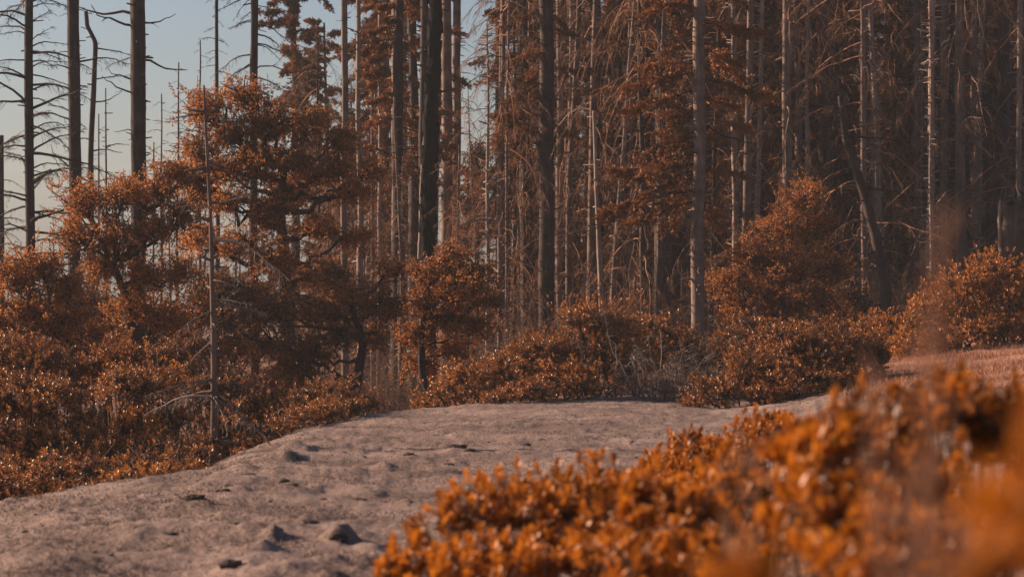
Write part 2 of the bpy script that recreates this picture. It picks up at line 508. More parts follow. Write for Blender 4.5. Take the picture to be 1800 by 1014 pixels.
# ------------------------------------------------------------------ branch pools (each branch runs along +X from the trunk, 1 unit long)
def curve_branch(L, rise, droop, tipup, kinks=.06, n=8):
    t = np.linspace(0, 1, n)
    x = t * L
    z = rise * L * t - droop * L * t ** 2 + tipup * L * t ** 4
    y = np.zeros(n)
    P = np.stack([x, y, z], -1)
    w = rng.normal(size=(n, 3)) * kinks * L * np.array([.3, 1, .8])
    P[1:] += np.cumsum(w, 0)[1:] * .35
    return P

def sample_path(P, t):
    n = len(P) - 1
    f = np.clip(t, 0, .9999) * n
    i = f.astype(int)
    f = (f - i)[:, None]
    return P[i] * (1 - f) + P[i + 1] * f, norm(P[i + 1] - P[i])

def add_twigs(g, P, n, lmin, lmax, r, hang=.5, side=.8, along=.6, tmin=.25, sub=0, mat=0, kn=5, taper=True):
    t = rng.uniform(tmin, 1, n)
    S, D = sample_path(P, t)
    sd = norm(np.cross(D, np.array([0, 0, 1.0])))
    sg = rng.choice([-1, 1], n)[:, None]
    d0 = norm(D * along + sd * sg * side * rng.uniform(.3, 1, (n, 1)) + rng.normal(size=(n, 3)) * .25)
    l = rng.uniform(lmin, lmax, n)[:, None] * ((1.25 - t)[:, None] if taper else 1)
    s = np.linspace(0, 1, kn)[None, :, None]
    Q = S[:, None, :] + d0[:, None, :] * l[:, None, :] * s * (1 - hang * .4 * s) - np.array([0, 0, 1.0]) * hang * l[:, None, :] * s ** 1.7
    Q = Q + np.cumsum(rng.normal(size=Q.shape), 1) * l[:, None, :] * .035 * (s > 0)
    rr = r * (1 - .75 * s[..., 0]) * np.ones((n, 1)) * rng.uniform(.7, 1.2, (n, 1))
    tubes(g, Q, rr, 3, mat)
    if sub:
        for q in Q:
            add_twigs(g, q, sub, lmin * .3, lmax * .45, r * .6, hang, side, along, .3, 0, mat, 3)

def pool_bare(n, seg=1):
    out = []
    for k in range(n):
        g = Geo()
        P = curve_branch(1, rng.uniform(-.05, .45), rng.uniform(.25, .75), rng.uniform(0, .25))
        tubes(g, P, np.linspace(.021, .004, len(P)), 4, 0)
        add_twigs(g, P, 17, .10, .36, .005, hang=rng.uniform(.15, .7), sub=4)
        out.append(g.mesh("bare_branch", [M_TWIGD]))
    return out

def pool_snag(n):
    out = []
    for k in range(n):
        g = Geo()
        P = curve_branch(1, rng.uniform(-.1, .5), rng.uniform(.1, .6), rng.uniform(0, .4), kinks=.12)
        tubes(g, P, np.linspace(.03, .008, len(P)), 5, 0)
        add_twigs(g, P, 4, .08, .3, .008, hang=.2, sub=1)
        out.append(g.mesh("snag_branch", [M_TWIGD]))
    return out

def pool_droop(n, mats, name):
    out = []
    for k in range(n):
        g = Geo()
        P = curve_branch(1, rng.uniform(-.1, .25), rng.uniform(.3, .8), 0)
        tubes(g, P, np.linspace(.013, .003, len(P)), 3, 0)
        add_twigs(g, P, 16, .15, .5, .0045, hang=rng.uniform(.3, .7), side=.8, sub=3)
        out.append(g.mesh(name, mats))
    return out

def fir_branch(g, L, matw, matn, nt=18, tuft=15, droop=.35):
    P = curve_branch(L, rng.uniform(-.3, .4), droop * rng.uniform(.4, 1.5), .12, kinks=.06)
    tubes(g, P, np.linspace(.016, .004, len(P)) * L, 3, matw)
    t = rng.uniform(.22, 1, nt)
    S, D = sample_path(P, t)
    sd = norm(np.cross(D, np.array([0, 0, 1.0])))
    sg = rng.choice([-1, 1], nt)[:, None]
    d0 = norm(D * .75 + sd * sg * .8 + np.array([0, 0, -.1]) + rng.normal(size=(nt, 3)) * np.array([.15, .15, .32]))
    l = (rng.uniform(.16, .36, nt) * (1.2 - .6 * t) * L)[:, None]
    s = np.linspace(0, 1, 4)[None, :, None]
    Q = S[:, None] + d0[:, None] * l[:, None] * s - np.array([0, 0, .25]) * l[:, None] * s ** 2
    tubes(g, Q, np.full((nt, 4), .003 * L), 3, matw)
    tt = rng.uniform(.05, 1, (nt, tuft))
    B = S[:, None] + d0[:, None] * l[:, None] * tt[..., None] - np.array([0, 0, .25]) * l[:, None] * tt[..., None] ** 2
    B = B.reshape(-1, 3) + rng.normal(size=(nt * tuft, 3)) * .025
    ax = norm(np.repeat(d0, tuft, 0) * .8 + rng.normal(size=B.shape) * .55 + np.array([0, 0, .25]))
    leaves(g, B, ax, rand_dir(len(B)), rng.uniform(.08, .15, len(B)), .36, mat=matn)

def pool_fir(n):
    out = []
    for k in range(n):
        g = Geo()
        fir_branch(g, 2.0, 0, 1, 30, 44)
        out.append(g.mesh("fir_branch", [M_TWIGD, M_NEEDLE]))
    return out

BARE = pool_bare(10)
SNAG = pool_snag(8)
DROOP = pool_droop(8, [M_TWIG], "drooping_branch")
FIRB = pool_fir(6)
STUB = []
for k in range(3):
    g = Geo()
    P = curve_branch(1, .15, .1, 0, n=4, kinks=.1)
    tubes(g, P, [.09, .07, .06, .02], 5, 0)
    STUB.append(g.mesh("stub", [M_BARKD]))

# ------------------------------------------------------------------ trunks
def trunk_mesh(name, path, r0, r1, mat, sides=14, rings=60, rough=.05, flare=.35, knots=0, seed=0, jag=0.0):
    """path: list of (x,y,z) relative to the base; noise makes the bark uneven"""
    path = np.array(path, float)
    s = np.linspace(0, 1, len(path))
    t = np.linspace(0, 1, rings)
    P = np.stack([np.interp(t, s, path[:, i]) for i in range(3)], -1)
    if len(path) > 2:
        for _ in range(4):
            P[1:-1] = (P[:-2] + 2 * P[1:-1] + P[2:]) / 4
    h = np.linalg.norm(path[-1] - path[0])
    wob = np.stack([vnoise(np.stack([t * h * .45 + seed * 3.7, 0 * t + k, 0 * t], -1), 51 + k) for k in range(2)], -1) * .03 * np.minimum(t * 6, 1)[:, None]
    P[:, :2] += wob
    R = r0 + (r1 - r0) * t + r0 * flare * np.exp(-t * h / .5)
    an = np.arange(sides) * 2 * math.pi / sides
    dirs = np.stack([np.cos(an), np.sin(an), 0 * an], -1)
    q = P[:, None, :] + dirs[None] * R[:, None, None]
    nz = fbm(q * np.array([9, 9, 1.6]) + seed * 7.1, 3, seed) * rough * 2.2 + fbm(q * np.array([4, 4, 5]) + seed, 2, seed + 5) * rough
    V = P[:, None, :] + dirs[None] * (R[:, None] * (1 + nz))[..., None]
    if jag:
        V[-1, :, 2] += rng.uniform(-jag, jag, sides)
        V[-2, :, 2] -= jag * .5
    g = Geo()
    i = np.arange(rings * sides).reshape(rings, sides)
    a = i[:-1]; b = np.roll(a, -1, 1); d = i[1:]; c = np.roll(d, -1, 1)
    g.add(V.reshape(-1, 3), quads=np.stack([a, b, c, d], -1).reshape(-1, 4), tint=0)
    top = len(V.reshape(-1, 3)) - sides
    g.add([P[-1] + np.array([0, 0, -jag * .6])], tint=0)
    ci = rings * sides
    g.t.append(np.array([[top + k, top + (k + 1) % sides, ci] for k in range(sides)])); g.tm.append(np.zeros(sides, np.int32)); g.tt.append(np.zeros(sides))
    if knots:
        tk = rng.uniform(.06, .98, knots)
        S, D = sample_path(P, tk)
        az = rng.uniform(0, 2 * math.pi, knots)
        dr = np.stack([np.cos(az), np.sin(az), rng.uniform(-.3, .4, knots)], -1)
        rr = np.interp(tk, t, R)[:, None]
        l = rng.uniform(.05, .30, knots)[:, None]
        Q = S[:, None] + dr[:, None] * (rr * .8 + l)[:, None] * np.array([.75, .9, 1.0])[None, :, None] * 1.0
        Q[:, 0] = S + dr * rr * .7
        tubes(g, Q, np.array([.022, .018, .009])[None] * rng.uniform(.6, 1.3, (knots, 1)), 3)
    return g.mesh(name, [mat]), P, R

def put_branch(pool, tree, at, az, L, tilt=0.0, name="dead_branch"):
    o = link(name, pool[rng.integers(len(pool))], tree)
    o.location = at
    o.rotation_euler = (rng.uniform(-.3, .3), -tilt, az)
    o.scale = (L, L, L)
    return o

def pole(px, d, top_px, top_py, w, label, wtop=None, base_px=None, mat=None, branches=0, blen=(1, 2.2), pool=None, sides=14, group=None, hmin=.25, name="dead_conifer",
         cat="dead tree", knots=40, bend=(), spec=(), tilt=(-.2, .3), rough=.05, azs=None, taper_len=True, jag=0.0, bname="dead_branch"):
    """a standing trunk from the ground at depth d up to a photo position; branches are parts"""
    b = ground(base_px if base_px is not None else px, d)
    top = Vector(PW(top_px, top_py, d))
    path = [(0, 0, -.25)]
    for (bx, by) in bend:
        path.append(Vector(PW(bx, by, d)) - b)
    path.append(top - b)
    r0 = w * K * d * .5
    r1 = (wtop if wtop is not None else w * .75) * K * d * .5
    t = thing(name, label, cat, b, group)
    me, P, R = trunk_mesh("trunk", path, r0, r1, mat or M_BARK, sides, 70, rough=rough, knots=knots, seed=int(px) % 97, jag=jag)
    link("trunk", me, t)
    for k in range(branches):
        tt = hmin + (1 - hmin) * (k + rng.random()) / branches
        s, _ = sample_path(P, np.array([tt]))
        az = rng.uniform(0, 2 * math.pi) if azs is None else random.choice(azs) + rng.uniform(-.5, .5)
        L = rng.uniform(*blen) * ((1.25 - .75 * tt) if taper_len else 1)
        put_branch(pool or BARE, t, s[0], az, L, rng.uniform(*tilt), bname)
    for (py, az, L, tl, pl) in spec:
        z = Z0 - (py - 507) * K * d - b.z
        tt = np.interp(z, P[:, 2], np.linspace(0, 1, len(P)))
        s, _ = sample_path(P, np.array([tt]))
        put_branch(pl, t, s[0], az, L, tl, bname)
    return t

PI = math.pi
# ---- the bare trees against the sky on the left
pole(55, 62, 50, -40, 19, "tall bare conifer at the far left edge with long drooping branches on both sides", 15, mat=M_BARKD, branches=74, blen=(1.4, 3.0), hmin=.38, azs=[0, PI, .6, PI - .6, -.5, PI + .5], tilt=(-.1, .55), name="bare_conifer")
pole(134, 66, 129, -60, 24, "straight dark trunk with broken stubs, second big trunk against the sky", 21, mat=M_BARKD, branches=7, blen=(.8, 1.6), hmin=.6, pool=SNAG, azs=[0, PI], name="dark_bare_conifer", knots=60,  # dark bark over the whole trunk
     spec=[(110, 0.1, 1.5, .35, BARE), (330, .1, 1.1, .5, BARE), (300, PI, 1.0, .4, SNAG)])
pole(163, 72, 150, 20, 11, "thin crooked grey snag with a hooked top between the two dark trunks", 7, mat=M_BARKD, bend=[(160, 300), (166, 150), (168, 75), (152, 45)], name="crooked_snag", knots=14,
     spec=[(265, 0, 1.0, .1, SNAG), (85, 0, 1.2, .1, BARE), (140, 0, 1.1, .4, BARE), (180, 0.1, .9, .0, SNAG)])
pole(243, 60, 242, -70, 30, "thickest dark trunk on the left with a few long crooked limbs near the top", 26, mat=M_BARKD, name="dark_bare_conifer", knots=90,  # same dark bark, thicker trunk
     spec=[(48, PI, 1.35, .05, SNAG), (28, PI, 1.6, .3, SNAG), (40, 0, .95, -.15, SNAG), (105, 0, 1.3, -.05, SNAG), (142, PI, .9, .05, SNAG), (165, PI, 1.0, .1, SNAG), (100, PI, .8, .1, BARE), (230, PI, .6, -.1, SNAG), (280, 0, .2, .1, STUB), (281, PI, .2, .1, STUB)])
pole(174, 85, 173, 200, 7, "thin dead spire between the crooked snag and the thickest trunk, shorter of two", 2, mat=M_BARKD, branches=8, blen=(.3, .7), name="dead_spire", knots=20)
pole(188, 80, 187, 155, 7, "thin dead spire between the crooked snag and the thickest trunk, taller of two", 2, mat=M_BARKD, branches=14, blen=(.3, .8), name="dead_spire", knots=30, spec=[(262, 0, .8, .05, SNAG)])
pole(6, 72, 3, 238, 13, "short dark broken pole at the very left edge of the sky", 9, mat=M_BARKD, name="broken_pole", knots=10, branches=5, blen=(.8, 1.4), azs=[0], hmin=.6)
pole(286, 86, 283, 165, 7, "thin dead spire with bristling twigs just right of the thickest trunk", 2, mat=M_BARKD, branches=22, blen=(.5, 1.1), name="dead_spire", knots=20, hmin=.4)
pole(310, 78, 314, 110, 9, "leaning dead spire with fine branches beside the top of the big oak", 2, mat=M_BARKD, branches=26, blen=(.5, 1.2), name="dead_spire", knots=20, hmin=.4)
pole(268, 92, 270, 250, 6, "small faint spire with short twigs low against the sky", 2, mat=M_BARKD, branches=16, blen=(.4, .9), name="dead_spire", knots=10, hmin=.4)
pole(382, 72, 382, -40, 9, "dead spire with a comb of short twigs rising behind the top of the big oak", 6, mat=M_BARKD, branches=40, blen=(.5, 1.2), name="dead_spire", knots=20, hmin=.55)
pole(447, 66, 446, -60, 16, "dark trunk with sweeping branches above the big oak", 13, mat=M_BARKD, branches=24, blen=(1.2, 2.1), hmin=.72, azs=[PI, PI + .4, PI - .4, 0, .4], tilt=(-.5, .1), name="bare_conifer", knots=30)
pole(352, 84, 351, 70, 8, "grey dead spire close left of the comb-like one, bristling with twigs", 2, mat=M_BARKD, branches=30, blen=(.4, 1.1), name="dead_spire", knots=20, hmin=.5)
# ---- the lone pole in front of the oak
F = pole(372, 31, 362, 150, 14, "lone slender grey pole standing in front of the big oak", 3.5, branches=20, blen=(.25, .6), hmin=.45, base_px=374, mat=M_BARK, bend=[(373, 600), (369, 380)], name="slender_pole", knots=26,
         spec=[(536, -.2, .75, .1, BARE), (528, -.5, .6, .2, BARE), (575, PI, .45, -.25, BARE), (545, PI+.2, .65, -.3, BARE), (432, PI, .22, .05, SNAG), (355, PI, .25, .2, SNAG), (358, 0, .6, -.1, SNAG),
               (420, 0, 1.1, -.15, BARE), (600, PI, .5, -.45, BARE), (640, 0, .8, -.2, BARE), (240, PI, .5, .2, BARE), (210, 0, .5, .2, BARE), (200, PI + .3, .5, .1, BARE)])
for k in range(9):
    o = link("dead_branch", BARE[k], F)
    o.location = (0, 0, rng.uniform(.75, 1.15)); o.rotation_euler = (rng.uniform(-.4, .4), rng.uniform(-.1, .4), [PI, 0, PI + .7, -.7, PI + .4, .3, PI + 1.2, -1.2, PI - .2][k])
    L = rng.uniform(.55, 1.0); o.scale = (L, L, L)
for ch in [o for o in scene.objects if o.parent == F and o.type == 'MESH' and o.name.startswith("dead_branch")]:
    ch.data = ch.data.copy(); ch.data.materials[0] = M_TWIGP

# ---- trunks of the middle
pole(606, 66, 605, -40, 13, "smooth grey trunk rising out of the right side of the big oak", 11, knots=50, name="grey_conifer", branches=5, blen=(.4, .9), hmin=.7, pool=SNAG)
pole(655, 76, 653, 100, 9, "thin lit snag right of the big oak with a tapering top", 3, knots=60, name="thin_snag", branches=10, blen=(.3, .8), mat=M_PALE, hmin=.5)
pole(676, 84, 678, -30, 15, "pale grey trunk, leftmost of the cluster left of the charred tree", 13, knots=40, name="grey_conifer", branches=6, blen=(.4, 1), pool=SNAG)
pole(697, 76, 697, -60, 20, "wide grey trunk in the middle of the cluster left of the charred tree", 17, knots=80, name="grey_conifer", branches=8, blen=(.4, 1.1), pool=SNAG)
pole(727, 86, 723, -40, 14, "dim trunk set far back just left of the charred tree", 12, knots=40, name="grey_conifer", branches=6, blen=(.4, 1), pool=SNAG, mat=M_BARKD)
pole(713, 90, 710, -40, 10, "narrow trunk squeezed between two wider grey ones left of the charred tree", 9, knots=40, name="grey_conifer")
pole(741, 72, 745, -60, 15, "grey trunk with a bright edge half hidden behind the charred tree", 13, knots=90, name="grey_conifer", mat=M_BARKD)
pole(785, 78, 785, -60, 21, "grey trunk with a lit edge directly right of the charred tree", 18, knots=80, name="grey_conifer", branches=6, blen=(.4, 1.1), pool=SNAG)
pole(803, 84, 802, -60, 16, "second grey trunk right of the charred tree, bordering the sky gap", 14, knots=60, name="grey_conifer", branches=12, blen=(.6, 1.3), azs=[0, .4])
# the charred tree: plated black bark, a pale strip down its left side
def charred_tree():
    d = 68
    b = ground(752, d)
    t = thing("charred_tree", "jet black charred trunk with a pale streak near its foot", "burnt tree", b)
    path = [(0, 0, -.3)] + [Vector(PW(x, y, d)) - b for x, y in ((751, 430), (753, 330), (757, 230), (763, 120), (767, 0), (769, -80))]
    me, P, R = trunk_mesh("trunk", path, 14.5 * K * d, 10.5 * K * d, M_CHAR, 20, 150, rough=.16, knots=30, seed=5)
    link("trunk", me, t)
    ms = []
    for k in range(6):
        g = Geo()
        h, w = rng.uniform(.25, .6), rng.uniform(.05, .11)
        n = 6
        zz = np.linspace(-h / 2, h / 2, n)
        prof = np.sin(np.linspace(.25, PI - .25, n)) * w * rng.uniform(.7, 1.2, n)
        V = np.concatenate([np.stack([0 * zz, -prof, zz], -1), np.stack([.05 + .015 * rng.random(n), prof * 0, zz], -1), np.stack([0 * zz, prof, zz], -1)])
        i = np.arange(n - 1)
        g.add(V, quads=np.concatenate([np.stack([i, i + n, i + n + 1, i + 1], -1), np.stack([i + n, i + 2 * n, i + 2 * n + 1, i + n + 1], -1)]), tint=0)
        ms.append(g.mesh("bark_plate", [M_CHAR]))
    for k in range(110):
        tt = rng.uniform(.2, .99)
        s, _ = sample_path(P, np.array([tt]))
        az = rng.uniform(-PI, PI)
        r = np.interp(tt, np.linspace(0, 1, len(R)), R) * .97
        o = link("bark_plate", ms[k % 6], t)
        o.location = s[0] + np.array([math.cos(az) * r, math.sin(az) * r, 0])
        o.rotation_euler = (rng.uniform(-.15, .15), rng.uniform(-.08, .05), az)
    # pale strip along the lower left side
    g = Geo()
    n = 26
    ys = np.linspace(235, 455, n)
    C = np.array([PW(np.interp(y, [235, 330, 455], [746, 741, 738]), y, d) for y in ys]) - np.array(b) + np.array([0, -.02, 0])
    wd = (np.interp(ys, [235, 260, 400, 455], [1.5, 4, 6, 7]) + rng.uniform(-.8, .8, n)) * K * d
    tubes(g, C, wd * .62, 8)
    link("pale_strip", g.mesh("pale_strip", [M_PALE]), t)
    for k in range(5):
        s, _ = sample_path(P, np.array([rng.uniform(.3, .95)]))
        put_branch(STUB, t, s[0], rng.uniform(0, 2 * PI), rng.uniform(.35, .6), .2, "stub")
charred_tree()

pole(858, 64, 856, 40, 10, "thin lit snag pole standing right of the sky gap, tapering to a point", 3, knots=160, name="thin_snag", mat=M_PALE, branches=14, blen=(.3, 1.0), hmin=.4, azs=[0, PI])
pole(878, 82, 878, -60, 16, "dark trunk in the sky gap with sparse rusty boughs", 14, knots=40, name="dark_conifer", mat=M_BARKD, branches=5, blen=(.6, 1.1), pool=FIRB, hmin=.6)
pole(878, 60, 877, 418, 8, "short broken pole left of the low bushes in the middle", 7, knots=50, name="broken_pole", mat=M_BARK)
pole(960, 66, 960, -60, 29, "big dark trunk with a thin lit edge in the middle of the forest", 24, knots=170, name="dark_conifer", mat=M_BARKD, branches=20, blen=(.6, 1.1), pool=FIRB, hmin=.55, azs=[0, PI, .8, PI - .8, PI + .6])
pole(985, 70, 984, -60, 14, "slim trunk standing immediately right of the big dark middle trunk", 12, knots=120, name="slim_conifer", branches=12, blen=(.5, 1.4), pool=DROOP, hmin=.3)
pole(1010, 76, 1000, -60, 12, "slim leaning trunk, second to the right of the big dark middle trunk", 10, knots=60, name="slim_conifer", mat=M_BARKD, branches=12, blen=(.5, 1.4), pool=DROOP, hmin=.3)
pole(1036, 78, 1034, -60, 13, "slim trunk behind the pale leaning pole", 11, knots=100, name="slim_conifer", branches=9, blen=(.5, 1.2), pool=DROOP, hmin=.3)
pole(1060, 58, 1043, 195, 12, "pale bare pole leaning left with a thin pointed top", 6, knots=24, name="pale_pole", mat=M_PALE, base_px=1063)
pole(1084, 88, 1083, -40, 16, "distant dark trunk behind the pale leaning pole with one rusty bough", 14, knots=30, name="dark_conifer", mat=M_BARKD, branches=4, blen=(.5, .9), pool=FIRB, hmin=.6)
pole(1226, 57, 1230, -60, 24, "big trunk with a flaking lit edge behind the low bushes", 20, knots=200, name="lit_conifer", mat=M_BARK, branches=34, blen=(.6, 1.25), pool=FIRB, hmin=.42, azs=[0, PI, .8, PI - .8, PI + .5],
     spec=[(210, 0, 1.3, -.8, SNAG), (330, 0, 1.2, -.9, DROOP), (280, 0.2, 1.0, -.7, SNAG), (420, PI, 1.2, -.6, DROOP), (450, PI - .4, 1.2, -.6, DROOP)])
pole(1294, 66, 1289, -60, 13, "slender straight trunk with a bright edge right of the big lit trunk", 9, knots=140, name="slim_conifer", mat=M_PALE, branches=20, blen=(.5, .9), pool=FIRB, hmin=.55)
pole(1326, 70, 1319, -60, 13, "second slender bright-edged trunk right of the big lit trunk", 10, knots=120, name="slim_conifer", branches=12, blen=(.6, 1.4), pool=DROOP, hmin=.3)
pole(1358, 76, 1360, -60, 12, "third slender trunk right of the big lit trunk, with broken stubs", 11, knots=80, name="slim_conifer", branches=20, blen=(.5, 1.0), pool=FIRB, hmin=.4)
pole(1345, 84, 1345, -60, 30, "broad shaded trunk deep in the forest above the rusty dome tree", 26, knots=20, name="dark_conifer", mat=M_BARKD)
pole(1452, 68, 1450, -60, 27, "broad black-brown trunk right of the rusty dome tree", 22, knots=60, name="dark_conifer", mat=M_BARKD, branches=12, blen=(.6, 1.3), pool=DROOP, hmin=.4)
pole(1552, 55, 1478, 170, 24, "dark crooked trunk leaning left with a gnarled twisted shape", 12, mat=M_BARKD, bend=[(1556, 500), (1540, 420), (1518, 330), (1490, 250)], name="leaning_tree", knots=30, rough=.12,
     spec=[(330, 0, 1.4, .1, BARE), (300, PI, 1.0, .3, BARE), (420, 0, 1.2, .2, BARE), (240, 0, 1.5, .2, BARE), (210, PI, 1.0, .5, BARE), (380, PI, 1.1, -.2, DROOP)])
pole(1612, 68, 1610, -60, 12, "slim reddish trunk with stubs above the curving branches on the right", 10, knots=160, name="slim_conifer", branches=15, blen=(.5, 1.3), pool=DROOP, hmin=.4)
pole(1638, 60, 1636, -60, 8, "very thin straight snag in front of the forest on the right", 5, knots=140, name="thin_snag", mat=M_PALE, branches=10, blen=(.4, 1.0), hmin=.3)
pole(1660, 66, 1659, -60, 13, "grey trunk with a lit edge beside the very thin snag on the right", 11, knots=90, name="grey_conifer", branches=12, blen=(.4, 1.2), pool=DROOP, hmin=.3, spec=[(218, 0, .8, .2, SNAG), (375, 0, .7, .2, SNAG)])
pole(1682, 70, 1678, -60, 24, "broad shaded trunk on the right behind the grey trunk with a lit edge", 20, knots=60, name="dark_conifer", mat=M_BARKD, branches=9, blen=(.5, 1.2), pool=DROOP)
pole(1712, 66, 1711, -60, 14, "reddish trunk with many whorls of stubs above the large right-hand bush", 12, knots=160, name="slim_conifer", branches=14, blen=(.4, 1.1), pool=DROOP, hmin=.3)
pole(1792, 62, 1793, -60, 11, "slim lit trunk at the right edge behind the broken stump", 9, knots=100, name="slim_conifer", mat=M_PALE, branches=10, blen=(.4, 1.1), pool=DROOP)

# ---- the broken stump at the right edge
def stump():
    d = 54
    b = ground(1790, d)
    t = thing("broken_stump", "thick dark broken stump with a jagged top at the right edge", "stump", b)
    top = Vector(PW(1790, 352, d)) - b
    me, P, R = trunk_mesh("trunk", [(0, 0, -.3), (.02, 0, top.z * .5), top], 36 * K * d, 31 * K * d, M_BARKD, 26, 60, rough=.14, seed=9, jag=.12)
    link("trunk", me, t)
    g = Geo()  # pale strip down the left edge: its sunlit rim put in as colour
    n = 14
    zz = np.linspace(top.z * .35, top.z * 1.0, n)
    C = np.stack([np.full(n, -33 * K * d) + rng.normal(size=n) * .008, np.full(n, -.06), zz], -1)
    tubes(g, C, np.interp(np.arange(n), [0, 2, n - 2, n - 1], [.02, .055, .05, .015]), 7)
    link("pale_strip", g.mesh("pale_strip", [M_PALE]), t)
    for k in range(7):
        g = Geo()
        h = rng.uniform(.15, .4)
        tubes(g, np.array([[0, 0, -.25], [0, 0, 0], [rng.normal() * .02, 0, h * .6], [rng.normal() * .04, 0, h]]), [.07, .06, .035, .006], 5)
        az = rng.uniform(0, 2 * PI)
        o = link("splinter", g.mesh("splinter", [M_BARKD]), t)
        o.location = (top.x + math.cos(az) * 27 * K * d, top.y + math.sin(az) * 27 * K * d, top.z - .05)
stump()

# ------------------------------------------------------------------ the dense dead forest: prototypes copied many times
def dead_tree_proto(h, r, nb, blen, name, twm, hang, seed, whorl=False, tw=14):
    t = thing(name, "x", "dead tree", (0, 0, 0))
    lean = rng.normal(size=2) * .02 * h
    me, P, R = trunk_mesh("trunk", [(0, 0, -.5), (lean[0] * .3, lean[1] * .3, h * .5), (lean[0], lean[1], h)], r, r * .25, M_BARK if seed % 2 else M_BARKD, 9, 40, knots=90, seed=seed)
    link("trunk", me, t)
    g = Geo()
    for k in range(nb):
        tt = .08 + .9 * (k + rng.random()) / nb
        s, _ = sample_path(P, np.array([tt]))
        L = rng.uniform(*blen) * (1.15 - .6 * tt)
        az = rng.uniform(0, 2 * PI)
        B = curve_branch(L, rng.uniform(-.2, .5), rng.uniform(.3, 1.05) * (hang + .2), 0, kinks=.07)
        c, sn = math.cos(az), math.sin(az)
        B = np.stack([B[:, 0] * c - B[:, 1] * sn, B[:, 0] * sn + B[:, 1] * c, B[:, 2]], -1) + s[0]
        tubes(g, B, np.linspace(.020, .005, len(B)), 3, 0)
        add_twigs(g, B, tw, .2 * L, .6 * L, .0062, hang=hang * rng.uniform(.25, .8), side=.9, along=.8, sub=2)
    link("crown", g.mesh("dead_crown", [twm]), t)
    return t

def fir_proto(h, r, nb, z0, name, seed):
    t = thing(name, "x", "conifer", (0, 0, 0))
    me, P, R = trunk_mesh("trunk", [(0, 0, -.5), (.05, 0, h * .5), (0, .1, h)], r, r * .2, M_BARKD, 9, 40, knots=60, seed=seed)
    link("trunk", me, t)
    g = Geo()
    for k in range(nb):
        tt = z0 + (1 - z0) * (k + rng.random()) / nb
        s, _ = sample_path(P, np.array([tt]))
        L = rng.uniform(.45, 1.15) * (2.7 - 1.8 * tt)
        gg = Geo()
        fir_branch(gg, L, 0, 1, 24, 34, droop=.45)
        az = rng.uniform(0, 2 * PI)
        c, sn = math.cos(az), math.sin(az)
        for V in gg.v:
            V[:] = np.stack([V[:, 0] * c - V[:, 1] * sn, V[:, 0] * sn + V[:, 1] * c, V[:, 2]], -1) + s[0]
        off = g.n
        g.v += gg.v; g.t += [a + off for a in gg.t]; g.q += [a + off for a in gg.q]; g.tm += gg.tm; g.qm += gg.qm; g.tt += gg.tt; g.qt += gg.qt; g.n += gg.n
    link("crown", g.mesh("fir_crown", [M_TWIGD, M_NEEDLE]), t)
    return t

DP = [dead_tree_proto(17, .15, 80, (1.6, 3.4), "draped_conifer", M_TWIG, 1.0, 1),
      dead_tree_proto(15, .10, 80, (1.4, 3.0), "draped_conifer", M_TWIGR, 1.1, 2),
      dead_tree_proto(19, .18, 70, (1.8, 3.6), "draped_conifer", M_TWIG, .8, 3),
      dead_tree_proto(14, .08, 80, (1.3, 2.6), "draped_conifer", M_TWIGR, .9, 5),
      dead_tree_proto(18, .16, 60, (.8, 1.6), "draped_conifer", M_TWIGD, .6, 6)]
FP = [fir_proto(18, .22, 125, .10, "rusty_fir", 3), fir_proto(15, .18, 62, .2, "rusty_fir", 4), fir_proto(20, .26, 58, .38, "rusty_fir", 6)]

L_D = "slender dead conifer draped in fine drooping twigs, one of the many filling the forest"
G_D = "dead draped conifers filling the forest"
used = set()
def place(protos, k, px, d, s=1.0, label=L_D, group=G_D, dz=0):
    p = protos[k % len(protos)]
    b = ground(px, d)
    b.z += dz
    rz = random.uniform(0, 6.28)
    sc = (s, s, s * random.uniform(.9, 1.15))
    if p.name not in used:
        used.add(p.name)
        p.location, p.rotation_euler, p.scale = b, (0, 0, rz), sc
        p['label'] = label; p['group'] = group
        return p
    return copy_tree(p, b, rz, sc, label, group)

# right-hand forest, jittered rows
k = 0
for d, step, x0 in ((64, 150, 1120), (70, 84, 900), (77, 62, 900), (85, 56, 890), (95, 54, 905), (108, 52, 960), (124, 50, 1050), (145, 46, 1080)):
    px = x0 + random.uniform(0, step)
    while px < 1960:
        kk = random.choice([0, 1, 1, 2, 3, 3, 4])
        if not (d < 68 and 1200 < px < 1260):
            place(DP, kk, px + random.uniform(-12, 12), d + random.uniform(-3, 3), random.uniform(.85, 1.2))
        px += step * random.uniform(.6, 1.4)
# thinner wood behind the charred tree and the big oak
for px, d, kk in ((560, 84, 1), (590, 78, 3), (620, 92, 1), (640, 88, 0), (665, 96, 3), (690, 100, 2), (730, 96, 1), (760, 102, 4), (540, 96, 3), (610, 74, 3), (640, 72, 3), (575, 70, 3), (655, 80, 1), (905, 74, 1), (930, 86, 3), (800, 66, 3), (840, 70, 3), (890, 66, 3), (700, 70, 3)):
    s = .55 if d < 82 and px < 860 else .85
    place(DP, kk, px, d, s)
SN = []
for kx in range(4):
    t = thing("thin_snag", "x", "dead tree")
    me, P, R = trunk_mesh("trunk", [(0, 0, -.4), (rng.normal() * .1, 0, 6), (rng.normal() * .3, 0, 13)], .11, .05, [M_PALE, M_BARK, M_PALE, M_BARK][kx], 9, 50, knots=150, seed=60 + kx, rough=.08)
    link("trunk", me, t)
    for kb in range(14):
        sp, _ = sample_path(P, np.array([.15 + .06 * kb]))
        put_branch([DROOP, BARE][kb % 2], t, sp[0], rng.uniform(0, 2 * PI), rng.uniform(.3, 1.1), rng.uniform(-.3, .3))
    SN.append(t)
